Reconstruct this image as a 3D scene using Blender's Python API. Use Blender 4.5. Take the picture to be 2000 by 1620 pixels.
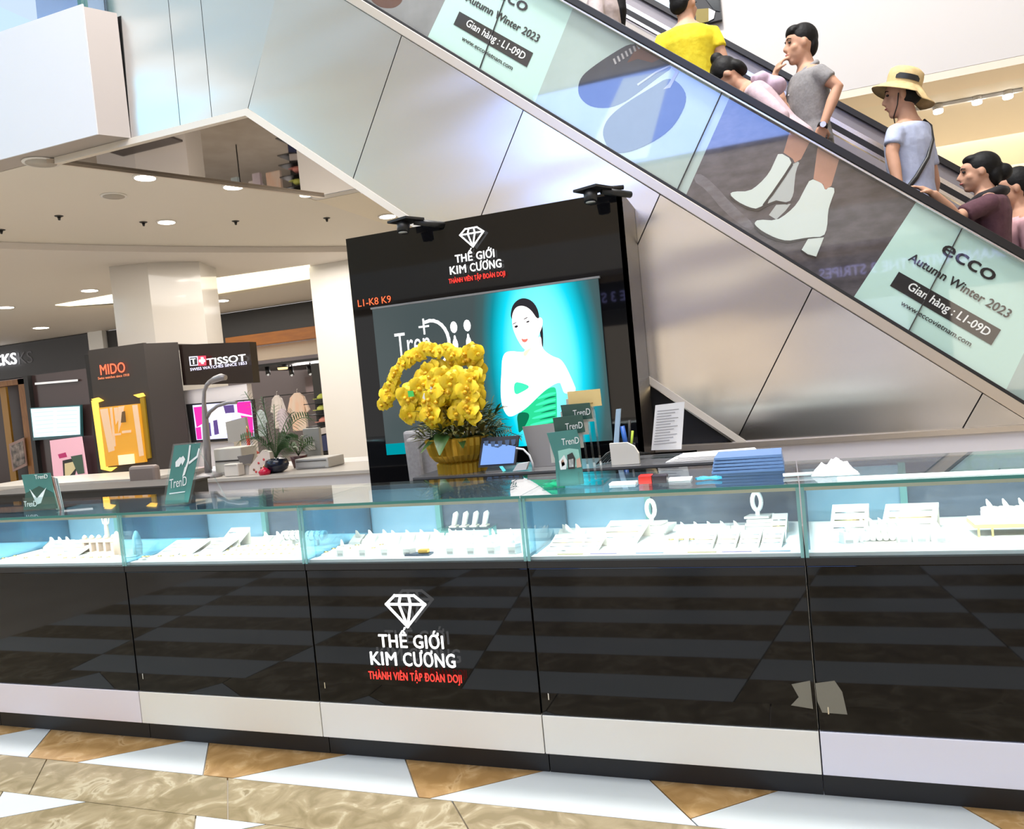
import bpy, bmesh, math, random
from mathutils import Vector, Matrix
random.seed(7)
scene = bpy.context.scene
for o in list(bpy.data.objects):
    bpy.data.objects.remove(o)
C = scene.collection

# ------------------------------------------------------------------ camera
FPX = 1500.0
YAW, PITCH, ROLL = math.radians(19.67), math.radians(-2.28), math.radians(-5.43)
CAM = Vector((0, 0, 1.5))
_f = Vector((-math.sin(YAW)*math.cos(PITCH), math.cos(YAW)*math.cos(PITCH), math.sin(PITCH)))
_r = Vector((math.cos(YAW), math.sin(YAW), 0))
_u = _r.cross(_f)
RV = _r*math.cos(ROLL) + _u*math.sin(ROLL)
UV = -_r*math.sin(ROLL) + _u*math.cos(ROLL)
cam_data = bpy.data.cameras.new('camera')
cam_data.sensor_width = 36.0
cam_data.lens = 36.0*FPX/2000.0
cam_data.clip_end = 200
cam = bpy.data.objects.new('camera', cam_data)
C.objects.link(cam)
M = Matrix.Identity(4)
for i in range(3):
    M[i][0], M[i][1], M[i][2], M[i][3] = RV[i], UV[i], -_f[i], CAM[i]
cam.matrix_world = M
scene.camera = cam

# ------------------------------------------------------------------ world, lights, exposure
scene.view_settings.view_transform = 'Standard'
scene.view_settings.look = 'None'
scene.view_settings.gamma = 1.0
scene.view_settings.use_curve_mapping = False
scene.view_settings.exposure = 0.66
scene.cycles.transparent_max_bounces = 16
scene.cycles.max_bounces = 5
scene.cycles.diffuse_bounces = 2
scene.cycles.glossy_bounces = 3
scene.cycles.transmission_bounces = 4
scene.cycles.caustics_reflective = False
scene.cycles.caustics_refractive = False
scene.cycles.adaptive_threshold = 0.06
world = bpy.data.worlds.new('mall_ambient')
scene.world = world
world.use_nodes = True
bg = world.node_tree.nodes['Background']
bg.inputs[0].default_value = (1.0, 0.97, 0.93, 1)
bg.inputs[1].default_value = 0.8


def area_light(name, loc, size, energy, color=(1, 1, 1), target=None, sy=None):
    d = bpy.data.lights.new(name, 'AREA')
    d.energy = energy
    d.color = color
    d.shape = 'RECTANGLE'
    d.size = size
    d.size_y = sy or size
    o = bpy.data.objects.new(name, d)
    C.objects.link(o)
    o.location = loc
    if target is not None:
        o.rotation_euler = (Vector(target)-Vector(loc)).to_track_quat('-Z', 'Y').to_euler()
    return o


area_light('atrium_skylight', (-1.0, 0.5, 10.3), 9, 680, (1, 0.98, 0.96), (-1.0, 0.5, 0), 9)


area_light('atrium_lamp', (-0.9, 3.85, 10.2), 0.7, 480, (1, 0.98, 0.96), (-0.9, 3.85, 0), 0.7)
area_light('far_ceiling_lights', (-13.0, 11.5, 3.8), 4, 110, (1, 0.93, 0.84), (-13.0, 11.5, 0), 5)
area_light('mid_ceiling_lights', (-7.0, 9.8, 3.8), 1.6, 55, (1, 0.93, 0.84), (-7.0, 9.8, 0), 2.5)
area_light('near_ceiling_lights', (-7.0, 7.0, 3.85), 3, 90, (1, 0.94, 0.86), (-7.0, 7.0, 0), 3)
area_light('right_hall_lights', (2.5, 10.8, 3.8), 5, 330, (1, 0.90, 0.74), (2.5, 12.5, 1.0), 2)
area_light('store_lights', (-10.8, 17.0, 2.45), 2.5, 60, (1, 0.95, 0.9), (-10.8, 15.6, 1.0), 1.0)


# ------------------------------------------------------------------ helpers
def at(x, y, Y):
    """world point on the plane Y seen at photo pixel x, y"""
    d = _f + RV*((x-1000)/FPX) - UV*((y-810)/FPX)
    return CAM + d*((Y-CAM.y)/d.y)


def atz(x, y, z):
    d = _f + RV*((x-1000)/FPX) - UV*((y-810)/FPX)
    return CAM + d*((z-CAM.z)/d.z)


MATS = {}


def mat(name, col, rough=0.5, metal=0.0, emit=None, es=1.0, coat=0.0, cior=1.5, spec=0.5, aniso=0.0, trans=0.0, bump=None, noise=None, sub=0.0):
    """principled material; noise=(colour2, scale, detail, (sx,sy,sz)) mixes a second colour; bump=(scale,strength)"""
    if name in MATS:
        return MATS[name]
    m = bpy.data.materials.new(name)
    m.use_nodes = True
    nt = m.node_tree
    b = nt.nodes['Principled BSDF']
    b.inputs['Base Color'].default_value = (*col, 1)
    b.inputs['Roughness'].default_value = rough
    b.inputs['Metallic'].default_value = metal
    b.inputs['Coat Weight'].default_value = coat
    b.inputs['Coat IOR'].default_value = cior
    b.inputs['Coat Roughness'].default_value = 0.03
    b.inputs['Specular IOR Level'].default_value = spec
    b.inputs['Anisotropic'].default_value = aniso
    b.inputs['Transmission Weight'].default_value = trans
    if sub:
        b.inputs['Subsurface Weight'].default_value = sub
        b.inputs['Subsurface Radius'].default_value = (0.02, 0.01, 0.006)
    if emit:
        b.inputs['Emission Color'].default_value = (*emit, 1)
        b.inputs['Emission Strength'].default_value = es
        if name not in ('cove_glow', 'video_blue', 'cool_reflection_glow'):
            m.cycles.emission_sampling = 'NONE'      # small lit faces: found by bounced rays only, keeps the render quick
    if noise or bump:
        tc = nt.nodes.new('ShaderNodeTexCoord')
    if noise:
        c2, sc, det, st = noise
        mp = nt.nodes.new('ShaderNodeMapping')
        mp.inputs['Scale'].default_value = st
        nt.links.new(tc.outputs['Object'], mp.inputs[0])
        n = nt.nodes.new('ShaderNodeTexNoise')
        n.inputs['Scale'].default_value = sc
        n.inputs['Detail'].default_value = det
        nt.links.new(mp.outputs[0], n.inputs['Vector'])
        r = nt.nodes.new('ShaderNodeValToRGB')
        r.color_ramp.elements[0].position = 0.35
        r.color_ramp.elements[1].position = 0.65
        r.color_ramp.elements[0].color = (*col, 1)
        r.color_ramp.elements[1].color = (*c2, 1)
        nt.links.new(n.outputs[0], r.inputs[0])
        nt.links.new(r.outputs[0], b.inputs['Base Color'])
    if bump:
        n2 = nt.nodes.new('ShaderNodeTexNoise')
        n2.inputs['Scale'].default_value = bump[0]
        n2.inputs['Detail'].default_value = 4
        nt.links.new(tc.outputs['Object'], n2.inputs['Vector'])
        bp = nt.nodes.new('ShaderNodeBump')
        bp.inputs['Strength'].default_value = bump[1]
        bp.inputs['Distance'].default_value = 0.01
        nt.links.new(n2.outputs[0], bp.inputs['Height'])
        nt.links.new(bp.outputs[0], b.inputs['Normal'])
    MATS[name] = m
    return m


def glass(name, tint=(0.93, 0.98, 0.97), refl=1.0, ior=1.5):
    """thin clear sheet: transparent with a fresnel mirror reflection"""
    if name in MATS:
        return MATS[name]
    m = bpy.data.materials.new(name)
    m.use_nodes = True
    nt = m.node_tree
    nt.nodes.clear()
    out = nt.nodes.new('ShaderNodeOutputMaterial')
    tr = nt.nodes.new('ShaderNodeBsdfTransparent')
    tr.inputs[0].default_value = (*tint, 1)
    gl = nt.nodes.new('ShaderNodeBsdfGlossy')
    gl.inputs['Roughness'].default_value = 0.01
    fr = nt.nodes.new('ShaderNodeFresnel')
    fr.inputs[0].default_value = ior
    mu = nt.nodes.new('ShaderNodeMath')
    mu.operation = 'MULTIPLY'
    mu.inputs[1].default_value = refl
    mx = nt.nodes.new('ShaderNodeMixShader')
    ge = nt.nodes.new('ShaderNodeNewGeometry')
    io = nt.nodes.new('ShaderNodeMix')
    io.inputs['A'].default_value = ior
    io.inputs['B'].default_value = 1.0/ior
    nt.links.new(ge.outputs['Backfacing'], io.inputs['Factor'])
    nt.links.new(io.outputs['Result'], fr.inputs[0])
    nt.links.new(fr.outputs[0], mu.inputs[0])
    nt.links.new(mu.outputs[0], mx.inputs[0])
    nt.links.new(tr.outputs[0], mx.inputs[1])
    nt.links.new(gl.outputs[0], mx.inputs[2])
    nt.links.new(mx.outputs[0], out.inputs[0])
    MATS[name] = m
    return m


def emis(name, col, s=1.0):
    m = mat(name, (0, 0, 0), 0.6, emit=col, es=s, spec=0.0)
    return m


def marble(name, c1, c2, c3, scale):
    if name in MATS:
        return MATS[name]
    m = mat(name, c1, 0.22)
    nt = m.node_tree
    b = nt.nodes['Principled BSDF']
    tc = nt.nodes.new('ShaderNodeTexCoord')
    geo = nt.nodes.new('ShaderNodeNewGeometry')
    n1 = nt.nodes.new('ShaderNodeTexNoise')
    n1.inputs['Scale'].default_value = scale
    n1.inputs['Detail'].default_value = 6
    n1.inputs['Distortion'].default_value = 1.2
    nt.links.new(geo.outputs['Position'], n1.inputs['Vector'])
    r = nt.nodes.new('ShaderNodeValToRGB')
    r.color_ramp.elements[0].position = 0.38
    r.color_ramp.elements[0].color = (*c1, 1)
    r.color_ramp.elements[1].position = 0.55
    r.color_ramp.elements[1].color = (*c2, 1)
    e = r.color_ramp.elements.new(0.62)
    e.color = (*c3, 1)
    e = r.color_ramp.elements.new(0.7)
    e.color = (*c1, 1)
    nt.links.new(n1.outputs[0], r.inputs[0])
    nt.links.new(r.outputs[0], b.inputs['Base Color'])
    return m


def steel(name, col, rough, aniso, sx=(1, 1, 1)):
    """brushed sheet steel with slightly wavy surface"""
    if name in MATS:
        return MATS[name]
    m = mat(name, col, rough, 1.0, aniso=aniso)
    nt = m.node_tree
    b = nt.nodes['Principled BSDF']
    tc = nt.nodes.new('ShaderNodeTexCoord')
    mp = nt.nodes.new('ShaderNodeMapping')
    mp.inputs['Rotation'].default_value = (0, math.radians(39.7) if sx[0] > 1 else 0, 0)
    mp.inputs['Scale'].default_value = (0.35, 1, 1.3)
    nt.links.new(tc.outputs['Object'], mp.inputs[0])
    n = nt.nodes.new('ShaderNodeTexNoise')
    n.inputs['Scale'].default_value = 1.4
    n.inputs['Detail'].default_value = 1.0
    nt.links.new(mp.outputs[0], n.inputs['Vector'])
    bp = nt.nodes.new('ShaderNodeBump')
    bp.inputs['Strength'].default_value = 0.35
    bp.inputs['Distance'].default_value = 0.06
    nt.links.new(n.outputs[0], bp.inputs['Height'])
    nt.links.new(bp.outputs[0], b.inputs['Normal'])
    return m


WL = {}          # world location of every object built


class MB:
    """collects shapes in world coordinates, build() links them as one mesh object"""

    def __init__(self):
        self.v = []
        self.f = []
        self.smooth = []

    def add(self, vs, fs, smooth=False):
        k = len(self.v)
        self.v += [tuple(p) for p in vs]
        self.f += [tuple(i+k for i in f) for f in fs]
        self.smooth += [smooth]*len(fs)
        return self

    def box(self, x0, x1, y0, y1, z0, z1):
        return self.hexa([(x0, y0, z0), (x1, y0, z0), (x1, y1, z0), (x0, y1, z0)], [(x0, y0, z1), (x1, y0, z1), (x1, y1, z1), (x0, y1, z1)])

    def hexa(self, a, b):
        n = len(a)
        fs = [tuple(range(n))[::-1], tuple(range(n, 2*n))]
        fs += [(i, (i+1) % n, (i+1) % n+n, i+n) for i in range(n)]
        return self.add(list(a)+list(b), fs)

    def prism(self, poly, off):
        """polygon of 3-D points extruded by the vector off"""
        off = Vector(off)
        return self.hexa([Vector(p) for p in poly], [Vector(p)+off for p in poly])

    def tube(self, pts, r, n=8, cap=True, smooth=True, flat=None):
        """tube along pts; r number or list; flat=(axis vector, factor) squashes the section"""
        pts = [Vector(p) for p in pts]
        rs = r if isinstance(r, (list, tuple)) else [r]*len(pts)
        vs = []
        prev = None
        for i, p in enumerate(pts):
            d = (pts[min(i+1, len(pts)-1)]-pts[max(i-1, 0)])
            d = d.normalized() if d.length > 1e-9 else Vector((0, 0, 1))
            if prev is None:
                ref = Vector((0, 0, 1)) if abs(d.z) < 0.9 else Vector((1, 0, 0))
                a = d.cross(ref).normalized()
            else:
                a = (prev-d*prev.dot(d))
                a = a.normalized() if a.length > 1e-6 else d.orthogonal().normalized()
            prev = a
            b = d.cross(a)
            for k in range(n):
                t = 2*math.pi*k/n
                q = a*math.cos(t)*rs[i]+b*math.sin(t)*rs[i]
                if flat:
                    ax = Vector(flat[0])
                    q = q-ax*(q.dot(ax)*(1-flat[1]))
                vs.append(p+q)
        fs = []
        for i in range(len(pts)-1):
            for k in range(n):
                fs.append((i*n+k, i*n+(k+1) % n, (i+1)*n+(k+1) % n, (i+1)*n+k))
        self.add(vs, fs, smooth)
        if cap:
            k0 = len(self.v)-len(vs)
            self.f += [tuple(k0+i for i in range(n))[::-1], tuple(k0+len(vs)-n+i for i in range(n))]
            self.smooth += [False, False]
        return self

    def lathe(self, prof, c=(0, 0, 0), n=20, rib=0.0, smooth=True):
        vs = []
        for (r, z) in prof:
            for k in range(n):
                t = 2*math.pi*k/n
                rr = r*(1-(rib if k % 2 else 0))
                vs.append((c[0]+rr*math.cos(t), c[1]+rr*math.sin(t), c[2]+z))
        fs = []
        m = len(prof)
        for i in range(m-1):
            for k in range(n):
                fs.append((i*n+k, i*n+(k+1) % n, (i+1)*n+(k+1) % n, (i+1)*n+k))
        fs.append(tuple(range(n))[::-1])
        fs.append(tuple((m-1)*n+k for k in range(n)))
        return self.add(vs, fs, smooth)

    def ell(self, c, r, n=12, m=8, rot=None):
        c = Vector(c)
        vs = []
        for i in range(m+1):
            ph = math.pi*i/m
            for k in range(n):
                t = 2*math.pi*k/n
                p = Vector((r[0]*math.sin(ph)*math.cos(t), r[1]*math.sin(ph)*math.sin(t), r[2]*math.cos(ph)))
                if rot:
                    p = rot @ p
                vs.append(c+p)
        fs = []
        for i in range(m):
            for k in range(n):
                fs.append((i*n+k, (i+1)*n+k, (i+1)*n+(k+1) % n, i*n+(k+1) % n))
        return self.add(vs, fs, True)

    def build(self, name, material, parent=None, label=None, cat=None, group=None, kind=None, bevel=0.0):
        vs = self.v
        xs = [p[0] for p in vs]
        ys = [p[1] for p in vs]
        zs = [p[2] for p in vs]
        loc = Vector(((min(xs)+max(xs))/2, (min(ys)+max(ys))/2, min(zs)))
        me = bpy.data.meshes.new(name)
        me.from_pydata([(p[0]-loc.x, p[1]-loc.y, p[2]-loc.z) for p in vs], [], self.f)
        me.polygons.foreach_set('use_smooth', self.smooth)
        me.update()
        bm = bmesh.new()
        bm.from_mesh(me)
        bmesh.ops.remove_doubles(bm, verts=bm.verts, dist=1e-6)
        bmesh.ops.recalc_face_normals(bm, faces=bm.faces)
        bm.to_mesh(me)
        bm.free()
        return link(name, me, loc, material, parent, label, cat, group, kind, bevel)


def link(name, me, loc, material, parent=None, label=None, cat=None, group=None, kind=None, bevel=0.0):
    o = bpy.data.objects.new(name, me)
    C.objects.link(o)
    if isinstance(material, (list, tuple)):
        for mm in material:
            me.materials.append(mm)
    elif material:
        me.materials.append(material)
    WL[o.name] = Vector(loc)
    if parent:
        o.parent = parent
        o.location = Vector(loc)-WL[parent.name]
    else:
        o.location = loc
    if bevel:
        b = o.modifiers.new('bevel', 'BEVEL')
        b.width = bevel
        b.segments = 2
        b.limit_method = 'ANGLE'
    props(o, label, cat, group, kind)
    return o


def props(o, label=None, cat=None, group=None, kind=None):
    if label:
        o['label'] = label
    if cat:
        o['category'] = cat
    if group:
        o['group'] = group
    if kind:
        o['kind'] = kind
    return o


def thing(name, label, cat, loc, group=None, kind=None):
    o = bpy.data.objects.new(name, None)
    o.empty_display_size = 0.1
    C.objects.link(o)
    o.location = loc
    WL[o.name] = Vector(loc)
    return props(o, label, cat, group, kind)


def dup(root, loc, rz=0.0, label=None, group=None, scale=None):
    """copy of a thing with its parts and sub-parts"""
    r = root.copy()
    C.objects.link(r)
    r.location = loc
    r.rotation_euler = (0, 0, rz)
    if scale:
        r.scale = scale
    WL[r.name] = Vector(loc)
    if label:
        r['label'] = label
    if group:
        r['group'] = group
    for ch in root.children:
        c = ch.copy()
        C.objects.link(c)
        c.parent = r
        for g in ch.children:
            d = g.copy()
            C.objects.link(d)
            d.parent = c
    return r


def struct(o):
    o['kind'] = 'structure'
    return o


def slab(px, Y, th, name, material, parent=None, zmin=-1e9, **kw):
    """flat board whose front corners are seen at the photo pixels px on plane Y (or one Y each); thickness th to the back"""
    Ys = Y if isinstance(Y, (list, tuple)) else [Y]*len(px)
    pts = [at(p[0], p[1], yy) for p, yy in zip(px, Ys)]
    for p in pts:
        p.z = max(p.z, zmin)
    return MB().prism(pts, (0, th, 0)).build(name, material, parent, **kw)


def text_mesh(s, w, h, org, xd, ud, depth=0.01, bold=0.0, align='L', space=1.0):
    """MB holding the words s fitted to width w and capital height h; org is the baseline start, xd / ud the reading and up directions"""
    cu = bpy.data.curves.new('t', 'FONT')
    cu.body = s
    cu.size = 1.0
    cu.extrude = 0.0
    cu.offset = 0.003 if any(c in 'ƠơỚớỜờƯư' for c in s) else min(bold, 0.0)
    cu.space_character = space
    cu.resolution_u = 3
    ob = bpy.data.objects.new('t', cu)
    C.objects.link(ob)
    dg = bpy.context.evaluated_depsgraph_get()
    dg.update()
    me = bpy.data.meshes.new_from_object(ob.evaluated_get(dg))
    bpy.data.objects.remove(ob)
    bpy.data.curves.remove(cu)
    xs = [v.co.x for v in me.vertices]
    x0, x1 = min(xs), max(xs)
    cap = 0.70
    sx = w/(x1-x0)
    sy = h/cap
    xd = Vector(xd).normalized()
    ud = Vector(ud).normalized()
    nrm = xd.cross(ud)
    org = Vector(org)
    b = MB()
    bm = bmesh.new()
    bm.from_mesh(me)
    bmesh.ops.remove_doubles(bm, verts=bm.verts, dist=1e-5)
    if depth:
        r = bmesh.ops.extrude_face_region(bm, geom=list(bm.faces))
        for e in r['geom']:
            if isinstance(e, bmesh.types.BMVert):
                e.co.z += 1.0
    bm.verts.index_update()
    fcs = [[v.index for v in f.verts] for f in bm.faces]
    shifts = [(0, 0)] if bold <= 0 else [(0, 0), (-bold, 0), (bold, 0), (0, bold*0.8), (0, -bold*0.8)]
    for k, (hx, hy) in enumerate(shifts):
        vs = []
        for v in bm.verts:
            vs.append(org + xd*((v.co.x+hx-x0)*sx) + ud*((v.co.y+hy)*sy) + nrm*(v.co.z*depth-k*depth*0.08))
        b.add(vs, fcs)
    bm.free()
    bpy.data.meshes.remove(me)
    return b


def by_word(b, gap):
    """split a line of letters into one MB per word at horizontal gaps wider than gap"""
    par = list(range(len(b.v)))

    def find(i):
        while par[i] != i:
            par[i] = par[par[i]]
            i = par[i]
        return i
    for f in b.f:
        for i in f[1:]:
            par[find(i)] = find(f[0])
    ext = {}
    for i, p in enumerate(b.v):
        r = find(i)
        lo, hi = ext.get(r, (1e9, -1e9))
        ext[r] = (min(lo, p[0]), max(hi, p[0]))
    order = sorted(ext, key=lambda r: ext[r][0])
    word, cur, n = {}, -1e9, -1
    for r in order:
        if ext[r][0] > cur+gap:
            n += 1
        cur = max(cur, ext[r][1])
        word[r] = n
    out = [MB() for _ in range(n+1)]
    idx = {}
    for i, p in enumerate(b.v):
        o = out[word[find(i)]]
        idx[i] = len(o.v)
        o.v.append(p)
    for f in b.f:
        o = out[word[find(f[0])]]
        o.f.append(tuple(idx[i] for i in f))
        o.smooth.append(False)
    return out


def strokes(segs, w, org, xd, ud, depth):
    """flat bars between 2-D points (diamond outline etc.)"""
    xd = Vector(xd)
    ud = Vector(ud)
    nrm = xd.cross(ud)
    org = Vector(org)
    b = MB()
    for (p, q) in segs:
        p = Vector(p)
        q = Vector(q)
        d = (q-p).normalized()
        nn = Vector((-d.y, d.x))*w/2
        p2 = p-d*w*0.4
        q2 = q+d*w*0.4
        poly = [p2+nn, p2-nn, q2-nn, q2+nn]
        b.prism([org+xd*c.x+ud*c.y for c in poly], nrm*depth)
    return b


def clip(poly, n, d):
    """keep the part of a 2-D polygon where n.p >= d"""
    out = []
    for i in range(len(poly)):
        a, b = Vector(poly[i]), Vector(poly[(i+1) % len(poly)])
        da, db = a.dot(Vector(n))-d, b.dot(Vector(n))-d
        if da >= 0:
            out.append(a)
        if (da >= 0) != (db >= 0):
            out.append(a+(b-a)*(da/(da-db)))
    return out


def chaikin(P, n):
    for _ in range(n):
        Q = []
        for i in range(len(P)):
            a, b = Vector(P[i]), Vector(P[(i+1) % len(P)])
            Q += [a.lerp(b, 0.25), a.lerp(b, 0.75)]
        P = Q
    return P


X1, Z1 = Vector((1, 0, 0)), Vector((0, 0, 1))
# shared materials
white_paint = mat('white_paint', (0.86, 0.85, 0.83), 0.45)
black_gloss = mat('black_gloss_acrylic', (0.004, 0.004, 0.005), 0.03, spec=0.32, bump=(1.6, 0.012))
black_matte = mat('black_matte', (0.012, 0.012, 0.013), 0.45)
dark_grey = mat('dark_grey', (0.03, 0.028, 0.028), 0.5)
chrome = mat('chrome', (0.8, 0.8, 0.8), 0.15, 1.0)
clear_glass = glass('clear_glass')
aqua_edge = mat('aqua_glass_edge', (0.35, 0.75, 0.72), 0.08, trans=0.45)
glow_white = emis('lit_white_letters', (1, 1, 1), 1.6)
glow_red = emis('lit_red_letters', (1, 0.04, 0.03), 1.6)
# ================================================================== floor
m_brown = marble('brown_marble', (0.25, 0.195, 0.105), (0.35, 0.28, 0.165), (0.48, 0.41, 0.27), 7.5)
m_tan = marble('tan_marble', (0.34, 0.195, 0.07), (0.44, 0.265, 0.105), (0.52, 0.34, 0.16), 8.0)
m_wtile = mat('white_tile', (0.58, 0.62, 0.62), 0.18, noise=((0.62, 0.65, 0.65), 3, 3, (1, 1, 1)))
m_plain = mat('beige_floor', (0.55, 0.48, 0.38), 0.2, noise=((0.62, 0.55, 0.45), 2, 4, (1, 1, 1)))
floor = struct(MB().box(-26, 9, -8.5, 20, -0.2, -0.012).build('floor', m_plain))


def tile(poly, m):
    c = sum((Vector(p) for p in poly), Vector((0, 0)))/len(poly)
    pts = []
    for p in poly:
        d = Vector(p)-c
        L = d.length
        q = c+d*max(0.0, (L-0.0035)/L)
        pts.append((q.x, q.y, -0.012))
    MB().prism(pts, (0, 0, 0.012)).build('floor_tile', m, floor)


steep_t = [-4.6, -3.584, -2.609, -1.603, -0.594, 0.418, 1.43, 2.44]
steep_b = [-4.4, -3.401, -2.397, -1.398, -0.378, 0.634, 1.64, 2.65]
diag_t = [-4.68, -3.64, -2.687, -1.829, -0.958, -0.103, 0.76, 1.62]
diag_b = [-5.1, -4.02, -3.097, -2.246, -1.352, -0.45, 0.42, 1.3]
YA, YB, YC, YD = 2.76, 2.477, 2.214, 1.951
def cross(i):
    """where the slanted joint i+1 meets the steep joint i, if inside the row"""
    dt, db = diag_t[i+1]-steep_t[i], diag_b[i+1]-steep_b[i]
    if db >= 0:
        return None
    f0 = dt/(dt-db)
    return (steep_t[i]+(steep_b[i]-steep_t[i])*f0, YA+(YB-YA)*f0)


for i in range(len(steep_t)):
    c = cross(i-1) if i else None
    if c:
        tile([c, (steep_b[i-1], YB), (steep_b[i], YB), (steep_t[i], YA), (diag_t[i], YA)], m_wtile)
    elif diag_b[i] < steep_b[i]:
        tile([(diag_b[i], YB), (steep_b[i], YB), (steep_t[i], YA), (min(diag_t[i], steep_t[i]-0.01), YA)], m_wtile)
    if i+1 < len(steep_t):
        c = cross(i)
        if c:
            tile([c, (diag_t[i+1], YA), (steep_t[i], YA)], m_tan)
        else:
            tile([(steep_b[i], YB), (max(diag_b[i+1], steep_b[i]+0.01), YB), (diag_t[i+1], YA), (steep_t[i], YA)], m_tan)
for i in range(8):
    x = -5.3+i*1.01
    tile([(x+0.22, YC), (x+1.23, YC), (x+1.01, YB), (x, YB)], m_brown)
tl = [-5.23, -4.217, -3.207, -2.196, -1.19, -0.18, 0.83, 1.84]
tr = [-4.64, -3.61, -2.744, -1.881, -1.02, -0.13, 0.95, 2.0]
ap = []
for a, b in zip(tl, tr):
    dpt = (b-a)/2.45
    ap.append((a+0.8*dpt, YC-dpt))
    tile([(a, YC), ap[-1], (b, YC)], m_wtile)
for i in range(len(tl)-1):
    tile([(ap[i][0], YD), (ap[i+1][0], YD), ap[i+1], (tl[i+1], YC), (tr[i], YC), ap[i]], m_brown)


def xb(k, y):
    s = (0.2, -0.1, 0.18, -0.15)[k % 4]
    return -5.6+k*1.32+(YD-y)*s


for r in range(13):
    y1 = YD-r*0.263
    y0 = y1-0.263
    for k in range(8):
        tile([(xb(k, y0), y0), (xb(k+1, y0), y0), (xb(k+1, y1), y1), (xb(k, y1), y1)], m_wtile if (r+k) % 2 else m_brown)

# ================================================================== ceilings, slabs, columns
m_ceil = mat('ceiling_paint', (0.74, 0.69, 0.62), 0.7)
m_ceil2 = mat('ceiling_paint_warm', (0.78, 0.71, 0.60), 0.7)
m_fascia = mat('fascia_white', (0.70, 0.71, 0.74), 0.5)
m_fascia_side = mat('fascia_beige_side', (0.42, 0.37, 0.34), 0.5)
ZC, ZD = 3.95, 3.86
struct(MB().prism([(-26, 5.39, ZC), (-5.2, 5.39, ZC), (-5.2, 8.06, ZC), (-5.2, 15.6, ZC), (-26, 15.6, ZC)], (0, 0, 0.3)).build('ceiling', m_ceil))
struct(MB().prism([(-5.2, 8.21, ZC), (10, 8.21, ZC), (10, 15.6, ZC), (-5.2, 15.6, ZC)], (0, 0, 0.3)).build('ceiling', m_ceil2))
# dropped ceiling beyond the curved step
arc = [(-22, 3.0)]
for px in range(-60, 761, 60):
    p = atz(px, 481-((px-350)/410.0)**2*6+(px-350)*0.012, ZC)
    arc.append((p.x, p.y))
arc = [(x, max(y, 5.3)) for x, y in arc[1:]]
poly = [(x, y, ZD) for x, y in arc]+[(-4.6, 11.9, ZD), (-4.6, 15.4, ZD), (-25.9, 15.4, ZD), (-25.9, arc[0][1], ZD)]
struct(MB().prism(poly, (0, 0, ZC-ZD-0.002)).build('ceiling_drop', mat('ceiling_paint_rose', (0.74, 0.685, 0.64), 0.7)))
# slab edge of the upper level, upper left
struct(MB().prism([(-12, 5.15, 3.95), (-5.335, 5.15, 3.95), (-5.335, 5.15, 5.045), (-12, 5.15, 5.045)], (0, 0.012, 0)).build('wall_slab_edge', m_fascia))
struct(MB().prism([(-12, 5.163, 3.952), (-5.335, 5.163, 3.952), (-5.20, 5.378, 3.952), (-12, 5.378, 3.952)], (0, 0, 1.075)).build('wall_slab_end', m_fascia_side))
# upper wall behind the escalators, right
m_upwall = mat('upper_wall_paint', (0.64, 0.61, 0.59), 0.6)
struct(MB().box(-5.19, 10, 8.06, 8.2, 3.951, 10.6).build('wall_upper', m_upwall))
struct(MB().box(-4.5, 10, 8.06, 8.5, 3.88, 3.948).build('trim_1', mat('trim_cream', (0.80, 0.70, 0.58), 0.6)))
m_wall_warm = mat('warm_wall', (0.90, 0.77, 0.55), 0.6)
struct(MB().box(-4.6, 10, 13.0, 13.2, 0, 3.95).build('wall_back', m_wall_warm))
struct(MB().box(-26, -4.6, 19.6, 19.8, 0, 4.2).build('wall_far', mat('far_wall', (0.30, 0.25, 0.25), 0.7)))
struct(MB().box(-4.7, -4.55, 11.9, 19.7, 0, 3.95).build('wall_side', white_paint))
# atrium shell seen only in reflections
struct(MB().box(-13, 9, -9, 8.06, 10.6, 10.8).build('ceiling_atrium', white_paint))


def column(poly, label, m, z1):
    o = MB().prism([(x, y, 0) for x, y in poly], (0, 0, z1)).build('column', m, label=label, cat='column')
    o['kind'] = 'structure'
    return o


m_col = mat('column_cream', (0.66, 0.62, 0.57), 0.12, coat=0.4)
m_col2 = mat('column_white', (0.86, 0.84, 0.80), 0.35)
column([(-9.55, 9.15), (-8.98, 9.32), (-8.42, 9.80), (-8.7, 10.5), (-9.4, 10.2)], 'cream glossy square column rising behind the dark watch kiosk', m_col, ZD)
column([(-7.60, 11.55), (-5.6, 11.55), (-5.6, 12.6), (-7.60, 12.6)], 'broad white column beside the black diamond kiosk wall', m_col2, ZD)

# recessed lights
m_disc = emis('downlight_glow', (1, 0.93, 0.82), 9.0)
m_ring = mat('downlight_ring', (0.85, 0.82, 0.78), 0.4)


def downlight(px, py, r, lab, lit=True, z=ZC):
    p = atz(px, py, z)
    t = thing('downlight', lab, 'light', (p.x, p.y, z), 'recessed ceiling fittings')
    MB().lathe([(r*1.2, -0.012), (r*1.2, 0.0)], p, 20).build('ring', m_ring, t)
    MB().lathe([(r, -0.016), (r, -0.004)], p, 20).build('lens', m_disc if lit else dark_grey if r < 0.05 else mat('speaker_grille', (0.45, 0.41, 0.36), 0.6), t)


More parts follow.
